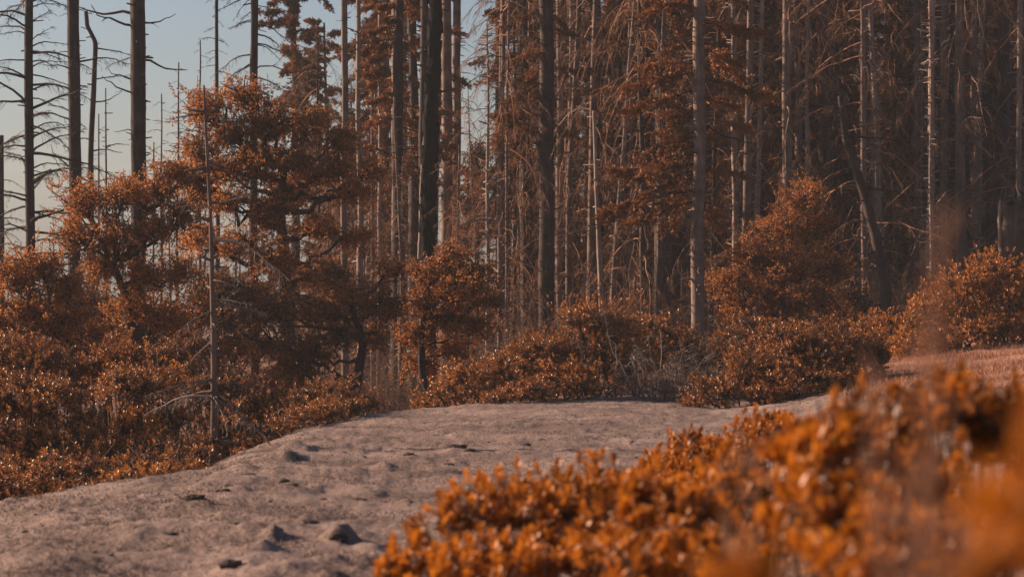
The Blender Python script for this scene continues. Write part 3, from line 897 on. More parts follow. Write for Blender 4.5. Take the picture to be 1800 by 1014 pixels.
for i, px in enumerate(list(np.linspace(640, 1795, 48)) + list(np.linspace(885, 1730, 30))):
    px = px + rng.uniform(-14, 14)
    if 800 < px < 870 or 1190 < px < 1262 or 930 < px < 985 or px > 1735 or 725 < px < 780:
        continue
    place(SN, rng.integers(4), px, rng.uniform(61, 86), rng.uniform(.6, 1.15), "thin pale snag with stubby whorls standing among the dead trees", "thin pale snags scattered through the forest")
# hazier spires low on the left horizon
for px, d in ((20, 110), (75, 100), (100, 118), (150, 112), (215, 108), (232, 120), (300, 100), (330, 106), (345, 118), (415, 98), (425, 110), (40, 130), (180, 125)):
    place(DP, 4, px, d, random.uniform(.42, .62), "faint small dead spire low on the sky horizon beyond the oaks", "faint dead spires on the left horizon")
# living rust-coloured firs
L_F = "rust coloured fir with needle boughs standing among the dead trunks"
G_F = "rust coloured firs among the dead trunks"
for n_, (px, d, s, kk, lab) in enumerate(((520, 92, 1.05, 0, "rusty full-crowned fir rising against the sky behind the big oak"), (575, 98, 1.0, 1, "rusty fir next right of the one against the sky, partly behind the smooth grey trunk"),
                         (700, 74, 1.0, 2, "rusty fir whose bough overhangs the trunk cluster left of the charred tree"), (640, 92, 1.05, 0, L_F), (940, 78, 1.0, 1, L_F), (1010, 84, 1.0, 2, L_F), (1105, 78, 1.0, 1, L_F), (1130, 90, 1.1, 0, L_F),
                         (1190, 72, 1.0, 2, L_F), (1265, 74, 1.0, 1, L_F), (1390, 80, 1.1, 0, L_F), (1500, 78, 1.05, 1, L_F), (1570, 90, 1.1, 0, L_F), (1640, 80, 1.05, 1, L_F), (1740, 74, 1.0, 2, L_F), (1790, 84, 1.1, 0, L_F), (1700, 92, 1.1, 0, L_F), (930, 72, 1.0, 2, L_F), (1050, 74, 1.0, 2, L_F), (1165, 66, .95, 2, "rusty fir whose heavy boughs spread left of the big lit trunk"), (1340, 70, .95, 1, L_F), (1420, 74, 1.0, 2, L_F), (985, 82, 1.0, 1, L_F), (1160, 84, 1.0, 1, L_F), (1300, 90, 1.05, 1, L_F), (1375, 74, .9, 1, L_F), (1440, 86, 1.0, 1, L_F), (1600, 74, .95, 1, L_F), (1690, 78, 1.0, 1, L_F), (660, 84, 1.0, 1, L_F), (1760, 68, .95, 2, "rusty fir overhanging the top right corner"), (730, 80, 1.0, 2, L_F), (1230, 80, 1.0, 0, L_F), (1330, 84, .9, 0, L_F), (1405, 78, 1.0, 2, L_F), (1085, 70, .85, 1, L_F), (820, 76, .42, 0, "small dark fir sapling below the sky gap"))):
    place(FP, kk, px, d, s, lab, G_F if lab == L_F else None)

# ------------------------------------------------------------------ leafy trees and bushes
def ell(c, d0):
    px, py, rx, ry, dd, rd = c
    d = d0 + dd
    return PW(px, py, d), np.array([rx * K * d, rd, ry * K * d])

def in_shell(n, c, r, seed, inner=.35, up=0.0):
    v = rand_dir(n)
    if up:
        v[:, 2] = np.where(rng.random(n) < up, np.abs(v[:, 2]), v[:, 2])
    rad = inner + (1 - inner) * np.sqrt(rng.random(n))
    rad = rad * (.88 + .62 * vnoise(v * 2.4 + seed * 3.3, seed)) * np.where(rng.random(n) < .06, rng.uniform(1.05, 1.35, n), 1)
    return c + v * r * rad[:, None], v

def leafy_tree(name, label, cat, base_px, d, clumps, leaf=M_OAK, dens=26, lsize=(.05, .082), per=18, trunk=None, r0=.16, bark=M_BARKD, group=None, seed=1, twl=.46):
    b = ground(base_px, d)
    t = thing(name, label, cat, b, group)
    bo = np.array(b)
    tp = trunk or [(base_px, 700), (base_px, 560)]
    path = [(0, 0, -.3)] + [PW(x, y, d) - bo for x, y in tp]
    me, P, R = trunk_mesh("trunk", path, r0, r0 * .45, bark, 12, 40, rough=.09, seed=seed)
    link("trunk", me, t)
    g = Geo()
    for ci, c in enumerate(clumps):
        C, rr = ell(c, d)
        C = C - bo
        rr = rr * rng.uniform(.95, 1.3)
        # limb from the trunk towards the clump
        hz = max(min(C[2] - .35 * np.linalg.norm(C[:2] - P[-1, :2]), P[-1, 2]), P[-1, 2] * .25)
        tt = float(np.clip(np.interp(hz, P[:, 2], np.linspace(0, 1, len(P))), .15, 1))
        s, _ = sample_path(P, np.array([tt]))
        s = s[0]
        n = 9
        u = np.linspace(0, 1, n)[:, None]
        mid = (s + C) / 2 + np.array([0, 0, -.12 * np.linalg.norm(C - s)])
        L = (1 - u) ** 2 * s + 2 * u * (1 - u) * mid + u ** 2 * C
        L[1:-1] += rng.normal(size=(n - 2, 3)) * .05 * np.linalg.norm(C - s)
        lr = r0 * (.28 + .2 * rng.random()) 
        lg = Geo()
        tubes(lg, L, np.linspace(lr, lr * .35, n), 6)
        link("limb", lg.mesh("limb", [bark]), t)
        # boughs inside the clump
        nb = 9
        E, _ = in_shell(nb, C, rr, seed + ci, .5)
        st, _ = sample_path(L, rng.uniform(.55, 1, nb))
        s5 = np.linspace(0, 1, 5)[None, :, None]
        B = st[:, None] * (1 - s5) + E[:, None] * s5 + rng.normal(size=(nb, 5, 3)) * .06 * (s5 > 0)
        tubes(g, B, np.linspace(lr * .4, .008, 5)[None].repeat(nb, 0), 4, 1)
        # twigs and leaves
        area = (rr[0] * rr[1] + rr[0] * rr[2] + rr[1] * rr[2]) * 4
        nt = int(dens * 1.9 * area)
        E, v = in_shell(nt, C, rr, seed + ci, .3)
        dirs = norm(v * .7 + rng.normal(size=v.shape) * .6 + np.array([0, 0, .15]))
        S = E - dirs * twl * rng.uniform(.6, 1.3, (nt, 1))
        s4 = np.linspace(0, 1, 3)[None, :, None]
        tubes(g, S[:, None] * (1 - s4) + E[:, None] * s4, np.full((nt, 3), .006) * np.array([1.3, 1, .5]), 3, 1)
        f = rng.uniform(.15, 1.05, (nt, per, 1))
        Bp = (S[:, None] * (1 - f) + E[:, None] * f).reshape(-1, 3) + rng.normal(size=(nt * per, 3)) * .02
        ax = norm(np.repeat(dirs, per, 0) * .5 + rng.normal(size=Bp.shape) * .75)
        nr = norm(rng.normal(size=Bp.shape) * .8 + np.array([0, 0, .7]))
        tn = np.clip(np.repeat(rng.random(nt), per) * .55 + rng.random(nt * per) * .45, 0, 1)
        leaves(g, Bp, ax, nr, rng.uniform(*lsize, len(Bp)), .55, mat=0, tint=tn)
    link("crown", g.mesh("crown", [leaf, M_TWIGD]), t)
    return t

# the big oak: clumps with gaps between them
leafy_tree("oak_tree", "big orange leaved oak with a broad layered crown behind the lone slender pole", "tree", 505, 57, [
    (360, 190, 46, 36, .3, .7), (430, 168, 48, 34, .8, .7), (345, 265, 40, 38, -.4, .7), (405, 235, 52, 36, 0, .8), (470, 215, 56, 36, .2, .8), (540, 215, 58, 34, 0, .8), (600, 245, 42, 30, .4, .7),
    (440, 290, 60, 34, -.8, .8), (515, 280, 60, 34, -.8, .8), (585, 300, 56, 28, -.3, .8), (345, 345, 42, 34, .2, .7), (400, 350, 44, 34, -.9, .8), (470, 365, 46, 34, -1.0, .8), (620, 335, 44, 22, 0, .7),
    (350, 420, 46, 34, 0, .8), (420, 430, 42, 34, -.8, .8), (480, 450, 44, 36, -.9, .8), (560, 400, 40, 22, .4, .7), (625, 415, 48, 24, .3, .7), (560, 480, 44, 30, .2, .8), (650, 300, 30, 20, .5, .5), (380, 300, 44, 30, .4, .8), (330, 310, 34, 30, 0, .7), (500, 330, 50, 30, .6, .8)],
    dens=14, r0=.21, trunk=[(508, 640), (505, 540), (500, 440), (492, 360), (500, 300)], seed=3)
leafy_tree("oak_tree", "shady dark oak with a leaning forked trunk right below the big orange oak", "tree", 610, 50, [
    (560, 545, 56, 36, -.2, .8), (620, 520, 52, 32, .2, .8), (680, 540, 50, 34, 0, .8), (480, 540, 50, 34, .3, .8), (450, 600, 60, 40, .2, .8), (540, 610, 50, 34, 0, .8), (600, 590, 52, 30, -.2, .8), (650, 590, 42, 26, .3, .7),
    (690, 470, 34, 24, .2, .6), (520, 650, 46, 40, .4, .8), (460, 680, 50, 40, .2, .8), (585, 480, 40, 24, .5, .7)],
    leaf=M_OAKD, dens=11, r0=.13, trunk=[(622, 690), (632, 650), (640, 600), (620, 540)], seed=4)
leafy_tree("oak_tree", "small orange topped oak directly below the charred tree", "tree", 780, 51, [
    (790, 455, 44, 30, 0, .7), (755, 480, 40, 26, .2, .7), (835, 490, 40, 28, .1, .7), (800, 510, 54, 30, -.3, .8), (860, 525, 34, 24, .3, .6), (740, 530, 42, 28, 0, .7), (790, 560, 52, 30, .2, .8), (730, 585, 44, 30, .2, .7), (845, 570, 34, 24, .3, .6), (800, 610, 40, 26, .4, .6), (740, 640, 36, 30, .5, .6)],
    dens=14, r0=.10, trunk=[(742, 660), (740, 580), (752, 500)], seed=5)
leafy_tree("oak_tree", "loose orange crowned oak in front of the two dark trunks on the left", "tree", 250, 51, [
    (150, 350, 46, 34, .3, .8), (215, 340, 44, 32, 0, .8), (275, 330, 42, 34, .3, .8), (310, 300, 34, 30, .6, .7), (130, 410, 52, 34, 0, .8), (200, 410, 54, 36, -.3, .8), (270, 400, 50, 36, -.2, .8), (320, 380, 36, 34, .3, .7),
    (180, 470, 56, 38, -.2, .9), (260, 480, 56, 40, 0, .9), (320, 470, 40, 36, .2, .8), (230, 540, 60, 40, .2, .9), (300, 560, 50, 40, .3, .9)],
    dens=14, r0=.15, trunk=[(240, 640), (222, 520), (200, 460)], seed=6, lsize=(.045, .075))
leafy_tree("oak_tree", "spreading orange oak at the far left edge with a dark slanting limb", "tree", 150, 48, [
    (20, 480, 50, 36, 0, .9), (75, 465, 46, 34, .3, .8), (120, 500, 44, 34, .2, .8), (40, 540, 56, 40, -.3, .9), (110, 560, 56, 40, -.2, .9), (180, 590, 50, 38, .2, .9), (10, 610, 50, 40, 0, .9), (80, 630, 56, 38, .1, .9), (-40, 540, 50, 60, 0, .9)],
    dens=14, r0=.14, trunk=[(190, 680), (150, 620), (100, 585), (40, 590)], seed=7, lsize=(.045, .075))
leafy_tree("dome_tree", "rusty dome shaped tree on the right behind the low bushes", "tree", 1375, 58, [
    (1410, 350, 46, 38, 0, .8), (1370, 400, 52, 38, 0, .9), (1440, 400, 46, 36, .2, .8), (1320, 450, 52, 34, 0, .9), (1395, 460, 56, 38, -.5, .9), (1455, 470, 44, 36, .2, .8), (1280, 495, 46, 30, .2, .8), (1350, 510, 56, 32, -.3, .9), (1430, 525, 56, 34, -.2, .9), (1290, 540, 46, 30, .3, .8), (1480, 540, 36, 34, .4, .7), (1370, 560, 56, 30, .2, .9)],
    leaf=M_OAK, dens=15, r0=.13, trunk=[(1372, 540), (1380, 450)], seed=8, lsize=(.045, .075), per=18)
leafy_tree("oak_sapling", "low rusty sapling filling the gap left of the leaning gnarled tree", "tree", 1500, 56, [
    (1500, 520, 34, 30, 0, .6), (1530, 560, 34, 26, .2, .6), (1480, 575, 40, 26, .1, .6)], leaf=M_OAKD, dens=13, r0=.06, trunk=[(1500, 560)], seed=9)
leafy_tree("dark_sapling", "small dark needle-leaved sapling in front of the sky gap", "tree", 838, 74, [
    (840, 275, 26, 26, 0, .6), (850, 320, 36, 26, 0, .7), (825, 360, 34, 24, .2, .7), (870, 360, 34, 26, .1, .7), (850, 400, 44, 24, 0, .8), (820, 420, 34, 24, .2, .7)], leaf=M_OAKD, dens=12, r0=.07, trunk=[(840, 420), (840, 300)], seed=10)

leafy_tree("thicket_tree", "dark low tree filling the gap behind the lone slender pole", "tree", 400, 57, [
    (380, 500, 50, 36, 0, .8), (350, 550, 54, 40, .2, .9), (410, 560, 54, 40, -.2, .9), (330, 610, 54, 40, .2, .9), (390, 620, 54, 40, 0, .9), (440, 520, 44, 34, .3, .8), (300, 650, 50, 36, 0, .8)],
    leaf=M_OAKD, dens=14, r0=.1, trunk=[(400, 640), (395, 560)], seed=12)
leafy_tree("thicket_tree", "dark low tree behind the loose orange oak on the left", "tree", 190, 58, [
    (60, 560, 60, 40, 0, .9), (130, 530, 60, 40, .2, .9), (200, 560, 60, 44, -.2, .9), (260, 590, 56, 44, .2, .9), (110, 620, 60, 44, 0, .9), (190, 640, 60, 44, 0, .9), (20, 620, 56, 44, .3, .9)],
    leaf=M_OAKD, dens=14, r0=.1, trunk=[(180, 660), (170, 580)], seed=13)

# rosette sprigs for the leathery shrubs
def sprigs(g, tips, axis, n=11, l=(.032, .05), mat=0, oval=False, w=.52, tilt=(.35, 1.25), tint=None):
    S = len(tips)
    axis = norm(axis)
    ref = np.where(np.abs(axis[:, 2:3]) > .9, np.array([[1.0, 0, 0]]), np.array([[0, 0, 1.0]]))
    A = norm(np.cross(axis, ref)); B = np.cross(axis, A)
    k = np.arange(n)
    ph = (k * 2.39996)[None, :] + rng.uniform(0, 6.28, (S, 1))
    el = np.linspace(tilt[0], tilt[1], n)[None, :] + rng.normal(size=(S, n)) * .15
    rad = np.cos(ph)[..., None] * A[:, None] + np.sin(ph)[..., None] * B[:, None]
    ax = np.cos(el)[..., None] * axis[:, None] + np.sin(el)[..., None] * rad
    nr = np.sin(el)[..., None] * axis[:, None] - np.cos(el)[..., None] * rad
    L = rng.uniform(*l, (S, n))
    base = tips[:, None] - axis[:, None] * (np.linspace(0, 1, n)[None, :, None] * l[1] * 1.1) + rad * .003
    tb = rng.random((S, 1)) if tint is None else np.asarray(tint).reshape(-1, 1)
    tn = np.clip(tb * .6 + rng.random((S, n)) * .4, 0, 1).ravel()
    leaves(g, base.reshape(-1, 3), ax.reshape(-1, 3), nr.reshape(-1, 3), L.ravel(), w, mat=mat, oval=oval, tint=tn, fold=.18, curl=-.05)

def shrub(label, base_px, d, clumps, leaf=M_MANZ, dens=38, l=(.04, .06), seed=1, nleaf=11, cat="shrub", name="manzanita_shrub", group=None, inner=.7, up=.75, bare=0.0, sprig_parts=None, stem_r=.022):
    b = ground(base_px, d)
    t = thing(name, label, cat, b, group)
    bo = np.array(b)
    g = Geo()
    gs = Geo()
    allt, alla = [], []
    for ci, c in enumerate(clumps):
        C, rr = ell(c, d)
        C = C - bo
        C0 = np.array([C[0] * .85, C[1] * .9, 0])
        C0[2] = float(gz(np.array([C0[0] + bo[0]]), np.array([C0[1] + bo[1]]))[0]) - bo[2] - .05
        area = (rr[0] * rr[1] + rr[0] * rr[2] + rr[1] * rr[2]) * 4
        n = max(int(dens * (2.1 if not sprig_parts else 1.0) * area), 12)
        E, v = in_shell(n, C, rr, seed * 5 + ci, inner - .15, up - .3)
        gzz = gz(E[:, 0] + bo[0], E[:, 1] + bo[1]) - bo[2]
        ok = E[:, 2] > gzz + .03
        E, v = E[ok], v[ok]
        if sprig_parts:      # open pockets between the shoots
            hole = vnoise((E + bo) * 3.2, seed) > -.36
            E, v = E[hole], v[hole]
        n = len(E)
        ax = norm(v * .55 + np.array([0, 0, .6]) + rng.normal(size=v.shape) * .35)
        stray = rng.random(n) < .09
        E = E + ax * (stray * rng.uniform(.06, .30, n) * (.35 if sprig_parts else 1))[:, None]
        # stems: main from the base to points inside, thin ones on to the sprigs
        nm = 6
        M = C + rand_dir(nm) * rr * .45
        s6 = np.linspace(0, 1, 7)[None, :, None]
        st = C0 + rng.normal(size=(nm, 3)) * np.array([.12, .12, 0])
        B = st[:, None] * (1 - s6) + M[:, None] * s6 + np.cumsum(rng.normal(size=(nm, 7, 3)), 1) * .018 * (s6 > 0)
        tubes(gs, B, np.linspace(stem_r, stem_r * .4, 7)[None].repeat(nm, 0), 5)
        near = M[np.argmin(((E[:, None] - M[None]) ** 2).sum(-1), 1)]
        s4 = np.linspace(0, 1, 5)[None, :, None]
        Q = near[:, None] * (1 - s4) + E[:, None] * s4 + np.cumsum(rng.normal(size=(n, 5, 3)), 1) * .012 * (s4 > 0) * (s4 < 1) 
        Q[:, -2] = E - ax * .06
        tubes(g, Q, np.linspace(stem_r * .3, .003, 5)[None].repeat(n, 0), 3, 1)
        keep = rng.random(n) >= bare
        allt.append(E[keep]); alla.append(ax[keep])
    E = np.concatenate(allt); ax = np.concatenate(alla)
    if sprig_parts:
        # the sprigs nearest the eye are parts of their own, the rest one mass
        order = np.argsort(E[:, 1])
        m = min(sprig_parts, len(E))
        for i in order[:m]:
            o = link("leaf_sprig", SPRIG[rng.integers(len(SPRIG))], t)
            o.location = E[i]
            o.rotation_mode = 'QUATERNION'
            o.rotation_quaternion = Quaternion((0, 0, 1), rng.uniform(0, 6.28)) if False else Vector(ax[i]).to_track_quat('Z', 'Y') @ Quaternion((0, 0, 1), rng.uniform(0, 6.28))
            s = rng.uniform(.8, 1.25); o.scale = (s, s, s)
        E, ax = E[order[m:]], ax[order[m:]]
    if len(E):
        sprigs(g, E, ax, nleaf, l, oval=bool(sprig_parts))
    link("foliage", g.mesh("foliage", [leaf, M_STEM]), t, kind='stuff' if sprig_parts else None)
    link("stems", gs.mesh("stems", [M_STEM]), t, kind='stuff')
    return t

SPRIG = []
for k in range(10):
    g = Geo()
    sprigs(g, np.zeros((1, 3)), np.array([[0, 0, 1.0]]), 16, (.028, .041), oval=True, w=.58, tilt=(.3, 1.65))
    tubes(g, np.array([[0, 0, -.09], [0, 0, -.04], [0, 0, 0]]), [.003, .0025, .002], 4, 1)
    SPRIG.append(g.mesh("leaf_sprig", [M_NEAR, M_STEM]))

shrub("low bright orange shrub creeping along the edge of the sand below the oaks", 560, 37, [
    (450, 776, 34, 18, -3.5, .6), (490, 756, 36, 22, -1.5, .7), (530, 736, 38, 24, 0, .8), (570, 724, 40, 26, 1, .9), (610, 715, 38, 26, 2.2, .9), (645, 710, 26, 22, 3, .7), (420, 796, 20, 12, -4.5, .4)], seed=2, dens=46, l=(.030, .045))
shrub("big mounded orange shrub with a sloping left flank in the middle of the sand's edge", 960, 45, [
    (1050, 578, 84, 56, .5, 1.1), (970, 625, 76, 56, 0, 1.2), (900, 650, 66, 46, -.5, 1.1), (840, 672, 60, 34, -.6, 1.0), (785, 692, 46, 24, 0, .9), (745, 706, 22, 13, .4, .6), (1000, 670, 70, 42, -1.6, 1.0), (930, 690, 56, 28, -2.2, .8), (870, 703, 34, 16, -2.4, .6), (1090, 640, 60, 60, .4, 1.0)], seed=3, dens=46, l=(.034, .052))
shrub("mounded orange shrub in the middle with bare patches on its front", 1150, 47, [
    (1140, 590, 56, 40, .4, .9), (1195, 610, 50, 44, .2, .9), (1120, 630, 52, 44, 0, .9), (1190, 640, 46, 40, -.3, .9), (1085, 570, 40, 28, .8, .8), (1230, 640, 36, 40, .5, .8)], seed=4, dens=30, bare=.2)
shrub("dark rounded orange shrub on the right of the sand with a deeply shaded front", 1380, 42, [
    (1380, 615, 66, 52, .3, 1.1), (1450, 625, 76, 58, .2, 1.2), (1520, 635, 56, 54, .5, 1.1), (1320, 655, 60, 48, -.2, 1.1), (1260, 690, 52, 34, -.6, .9), (1420, 675, 76, 48, -.9, 1.1), (1500, 685, 66, 46, -.6, 1.0), (1345, 695, 56, 30, -1.0, .9), (1215, 712, 26, 14, -.8, .6)], seed=5, dens=48, l=(.034, .052))
shrub("greyish twiggy shrub behind the dark rounded shrub", 1330, 48, [
    (1330, 575, 50, 30, .4, .9), (1290, 600, 46, 36, 0, .8), (1380, 590, 40, 28, .6, .8), (1260, 625, 34, 40, .2, .7)], seed=6, dens=26, bare=.45)
shrub("tall orange shrub on the right rising in front of the broken stump", 1700, 49, [
    (1745, 480, 50, 36, .3, 1.0), (1690, 510, 52, 42, 0, 1.1), (1770, 530, 56, 52, .2, 1.2), (1640, 545, 46, 40, 0, 1.0), (1600, 575, 34, 30, .2, .8), (1700, 580, 70, 44, -.6, 1.2), (1790, 590, 60, 36, -.4, 1.0), (1630, 600, 50, 30, -.4, .9), (1580, 615, 24, 24, -.2, .6), (1830, 500, 50, 60, .3, 1.1)], seed=7, dens=34)
shrub("small orange shrub tucked between the rounded shrub and the leaning tree", 1555, 50, [(1550, 570, 34, 26, 0, .7), (1520, 590, 40, 30, .2, .8)], seed=8, dens=30)
# lower bushes of the left mass
shrub("dark glossy orange bush at the bottom of the left thicket", 60, 33, [
    (30, 700, 70, 56, .4, 1.0), (100, 710, 60, 50, .3, 1.0), (50, 770, 76, 56, -.2, 1.0), (115, 800, 60, 50, -.6, .9), (20, 830, 56, 44, -.9, .8), (80, 845, 40, 30, -1.4, .6), (-50, 740, 60, 90, 0, 1.0), (150, 760, 44, 50, .2, .9)], seed=9, dens=46, l=(.027, .042))
shrub("rusty bush beside the foot of the lone slender pole", 250, 34, [
    (215, 690, 60, 50, .6, 1.0), (280, 680, 50, 50, .8, 1.0), (240, 750, 66, 50, 0, 1.0), (300, 740, 46, 46, .4, .9), (200, 800, 46, 34, -.8, .8), (270, 795, 50, 32, -.9, .8), (330, 790, 34, 28, -.6, .7), (230, 828, 40, 18, -1.8, .6)], seed=10, dens=44, l=(.027, .042))
shrub("shady bush right of the foot of the lone slender pole", 420, 39, [
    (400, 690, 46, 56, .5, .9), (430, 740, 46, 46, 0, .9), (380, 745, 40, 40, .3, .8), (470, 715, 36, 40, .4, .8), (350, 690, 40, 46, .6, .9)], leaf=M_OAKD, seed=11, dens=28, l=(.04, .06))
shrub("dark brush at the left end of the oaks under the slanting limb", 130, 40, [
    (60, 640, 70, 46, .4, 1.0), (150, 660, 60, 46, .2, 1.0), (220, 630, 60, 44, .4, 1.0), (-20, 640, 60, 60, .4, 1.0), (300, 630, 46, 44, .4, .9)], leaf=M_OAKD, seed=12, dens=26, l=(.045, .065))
for i, (px, d) in enumerate(((215, 25.4), (285, 25.6), (125, 25), (335, 27))):
    py = 507 - (ground(px, d).z - Z0) / (K * d)
    shrub(["small round rusty tuft on the near edge of the sand, left of its neighbour", "small round rusty tuft on the near edge of the sand, nearer the lone pole", "tiny rusty tuft at the sand edge below the dark glossy bush", "small dry rusty tuft right at the foot of the lone slender pole"][i], px, d,
          [(px, py - 14, 30, 18, 0, .45), (px + 24, py - 10, 22, 13, .2, .4)], seed=20 + i, dens=44, l=(.03, .045))

shrub("low orange brush hugging the crest of the sand at the far left", 40, 29, [
    (-40, 850, 60, 50, .3, .8), (30, 860, 60, 44, 0, .8), (90, 845, 56, 44, .2, .8), (150, 835, 50, 40, .3, .7), (60, 890, 60, 30, -.6, .6)], seed=14, dens=44, l=(.024, .038))
shrub("low dark brush on the crest of the sand left of the lone pole", 250, 30, [
    (190, 840, 50, 36, 0, .7), (250, 825, 50, 40, .3, .8), (310, 815, 44, 40, .2, .8), (360, 790, 36, 40, .8, .8), (280, 850, 50, 24, -.6, .6)], leaf=M_OAKD, seed=15, dens=42, l=(.024, .038))
shrub("shady orange brush between the foot of the lone pole and the creeping bright shrub", 430, 40, [
    (410, 790, 40, 36, -.8, .8), (450, 760, 46, 40, 0, .9), (500, 735, 46, 36, .6, .9), (540, 705, 46, 34, 1.2, .9), (590, 690, 44, 30, 1.8, .9)], leaf=M_OAKD, seed=16, dens=26, l=(.045, .065))

# grey leafless brush in front of the middle shrubs and at the forest's foot
def dead_shrub(label, px, d, w, h, n=34, mat=M_TWIGP, group=None, spread=.75, name="bare_shrub", sub=3):
    b = ground(px, d)
    t = thing(name, label, "bare shrub", b, group)
    g = Geo()
    W, H = w * K * d, h * K * d
    n6 = 8
    s = np.linspace(0, 1, n6)[None, :, None]
    st = rng.normal(size=(n, 3)) * np.array([W * .22, W * .15, 0])
    az = rng.uniform(0, 2 * PI, n)
    en = st + np.stack([np.cos(az) * W * .5 * rng.uniform(.2, 1, n), np.sin(az) * W * .4 * rng.uniform(.2, 1, n), H * rng.uniform(.2, 1, n)], -1)
    P = st[:, None] * (1 - s) + en[:, None] * s + np.array([0, 0, .25]) * H * (s - s * s) * 2
    P = P + np.cumsum(rng.normal(size=P.shape), 1) * .06 * H * (s > 0)
    tubes(g, P, np.linspace(.011, .003, n6)[None].repeat(n, 0), 4)
    for p in P:
        add_twigs(g, p, 14, .12 * H, .45 * H, .004, hang=.2, side=1.1, along=.5, sub=sub + 1)
    link("branch_mass", g.mesh("twigs", [mat]), t)
    return t
dead_shrub("grey leafless tangle of twigs in front of the mounded orange shrubs", 1165, 43.5, 150, 105, 46)
dead_shrub("smaller grey leafless tangle between the two big orange shrubs", 1225, 44, 80, 95, 30)
dead_shrub("pale wispy brush behind the greyish twiggy shrub", 1265, 50, 110, 110, 34)
dead_shrub("grey brush at the right end of the rounded shrub's back", 1400, 49, 90, 90, 26)
DS = dead_shrub("x", 1100, 62, 130, 140, 30, M_TWIG)
DS['label'] = "brown leafless brush on the forest floor under the dead trees"; DS['group'] = "leafless brush on the forest floor"
for px, d in ((930, 60), (980, 64), (1020, 59), (1060, 68), (1130, 60), (1160, 66), (1200, 62), (1240, 63), (1290, 65), (880, 58), (905, 66), (850, 64), (1470, 60), (1510, 62), (1560, 60), (1600, 58), (1640, 62), (1680, 60), (1720, 62), (1580, 66), (1010, 70), (1090, 75), (660, 62), (690, 58), (720, 66), (600, 64), (560, 68), (640, 70)):
    s = random.uniform(.7, 1.15)
    copy_tree(DS, ground(px, d), random.uniform(0, 6.28), (s, s, s * random.uniform(.8, 1.3)), DS['label'], DS['group'])

# ------------------------------------------------------------------ foreground shrubs, out of focus
shrub("low out-of-focus orange shrub at the bottom, leftmost of the near ones", 880, 9.6, [
    (690, 1000, 34, 34, -.4, .22), (740, 965, 46, 60, 0, .35), (785, 915, 46, 50, .1, .35), (830, 920, 66, 64, .2, .45), (910, 900, 66, 66, .2, .5), (990, 890, 66, 66, .3, .5), (1060, 880, 60, 64, .4, .5), (800, 1000, 70, 56, -.5, .4), (920, 990, 80, 60, -.5, .5), (1040, 970, 80, 66, -.4, .5)],
    leaf=M_NEAR, seed=31, dens=165, l=(.026, .040), nleaf=12, sprig_parts=280, stem_r=.008, inner=.55)
shrub("half-blurred orange shrub with thin sprigs standing up against the sand", 1270, 14.5, [
    (1160, 830, 50, 44, .2, .45), (1220, 805, 46, 44, .4, .5), (1285, 800, 56, 48, .6, .55), (1340, 765, 44, 40, 1.0, .55), (1370, 750, 34, 30, 1.2, .45), (1190, 870, 66, 50, -.3, .5), (1290, 860, 70, 60, 0, .5)],
    leaf=M_NEAR, seed=32, dens=165, l=(.026, .040), nleaf=12, sprig_parts=280, stem_r=.007, inner=.5)
shrub("wide blurred orange shrub in the lower middle of the near thicket", 1220, 8.2, [
    (1120, 890, 56, 60, 0, .35), (1200, 900, 70, 70, .1, .4), (1290, 870, 70, 80, .2, .45), (1120, 990, 80, 60, -.5, .4), (1230, 990, 80, 66, -.5, .4), (1340, 960, 70, 70, -.3, .4)],
    leaf=M_NEAR, seed=33, dens=165, l=(.026, .040), nleaf=12, sprig_parts=280, stem_r=.008, inner=.5)
shrub("strongly blurred orange shrub on the right of the near thicket", 1520, 6.4, [
    (1410, 790, 64, 50, .2, .35), (1480, 770, 64, 54, .4, .4), (1560, 760, 64, 52, .4, .4), (1640, 718, 62, 54, .5, .4), (1710, 722, 62, 58, .4, .4), (1775, 730, 56, 56, .4, .4), (1400, 880, 70, 66, -.1, .35), (1680, 850, 70, 60, 0, .35), (1520, 880, 66, 56, 0, .35), (1780, 800, 60, 80, .3, .4), (1610, 850, 70, 60, .1, .35), (1720, 900, 80, 60, .1, .35), (1450, 930, 80, 60, -.1, .35), (1580, 950, 90, 60, 0, .35)],
    leaf=M_NEAR, seed=34, dens=150, l=(.026, .042), nleaf=12, sprig_parts=280, stem_r=.008, inner=.5)
shrub("very blurred rusty shrub in the bottom right corner", 1620, 5.0, [
    (1480, 985, 80, 50, 0, .25), (1590, 960, 80, 56, .1, .25), (1700, 960, 90, 70, .1, .28), (1790, 930, 70, 80, .1, .25)],
    leaf=M_NEAR, seed=35, dens=110, l=(.034, .052), nleaf=11, sprig_parts=140, stem_r=.007, inner=.4)

# tall near shoots and dry stalks right beside the camera
def near_shoot(label, px, d, tips, name="leafy_shoot"):
    b = ground(px, d)
    t = thing(name, label, "shrub shoot", b)
    for (tx, ty, dd, n) in tips:
        T = PW(tx, ty, d + dd) - np.array(b)
        s = np.linspace(0, 1, 9)[:, None]
        P = T * s + np.array([0, .05, 0]) * np.sin(s * 5) + np.concatenate([np.zeros((1, 3)), np.cumsum(rng.normal(size=(8, 3)) * .008, 0)]) * (1 - s)
        g = Geo()
        tubes(g, P, np.linspace(.007, .003, 9), 5)
        st = link("stem", g.mesh("stem", [M_STEM]), t)
        for k in range(n):
            o = link("leaf_sprig", SPRIG[rng.integers(len(SPRIG))], st)
            f = 1 - k * .035
            p, dr = sample_path(P, np.array([f * .9999]))
            o.location = p[0] + (rng.normal(size=3) * .018 if k else 0)
            v = norm(dr[0] + rng.normal(size=3) * (.6 if k else .1))
            o.rotation_mode = 'QUATERNION'
            o.rotation_quaternion = Vector(v).to_track_quat('Z', 'Y')
            sc = rng.uniform(.8, 1.1); o.scale = (sc, sc, sc)
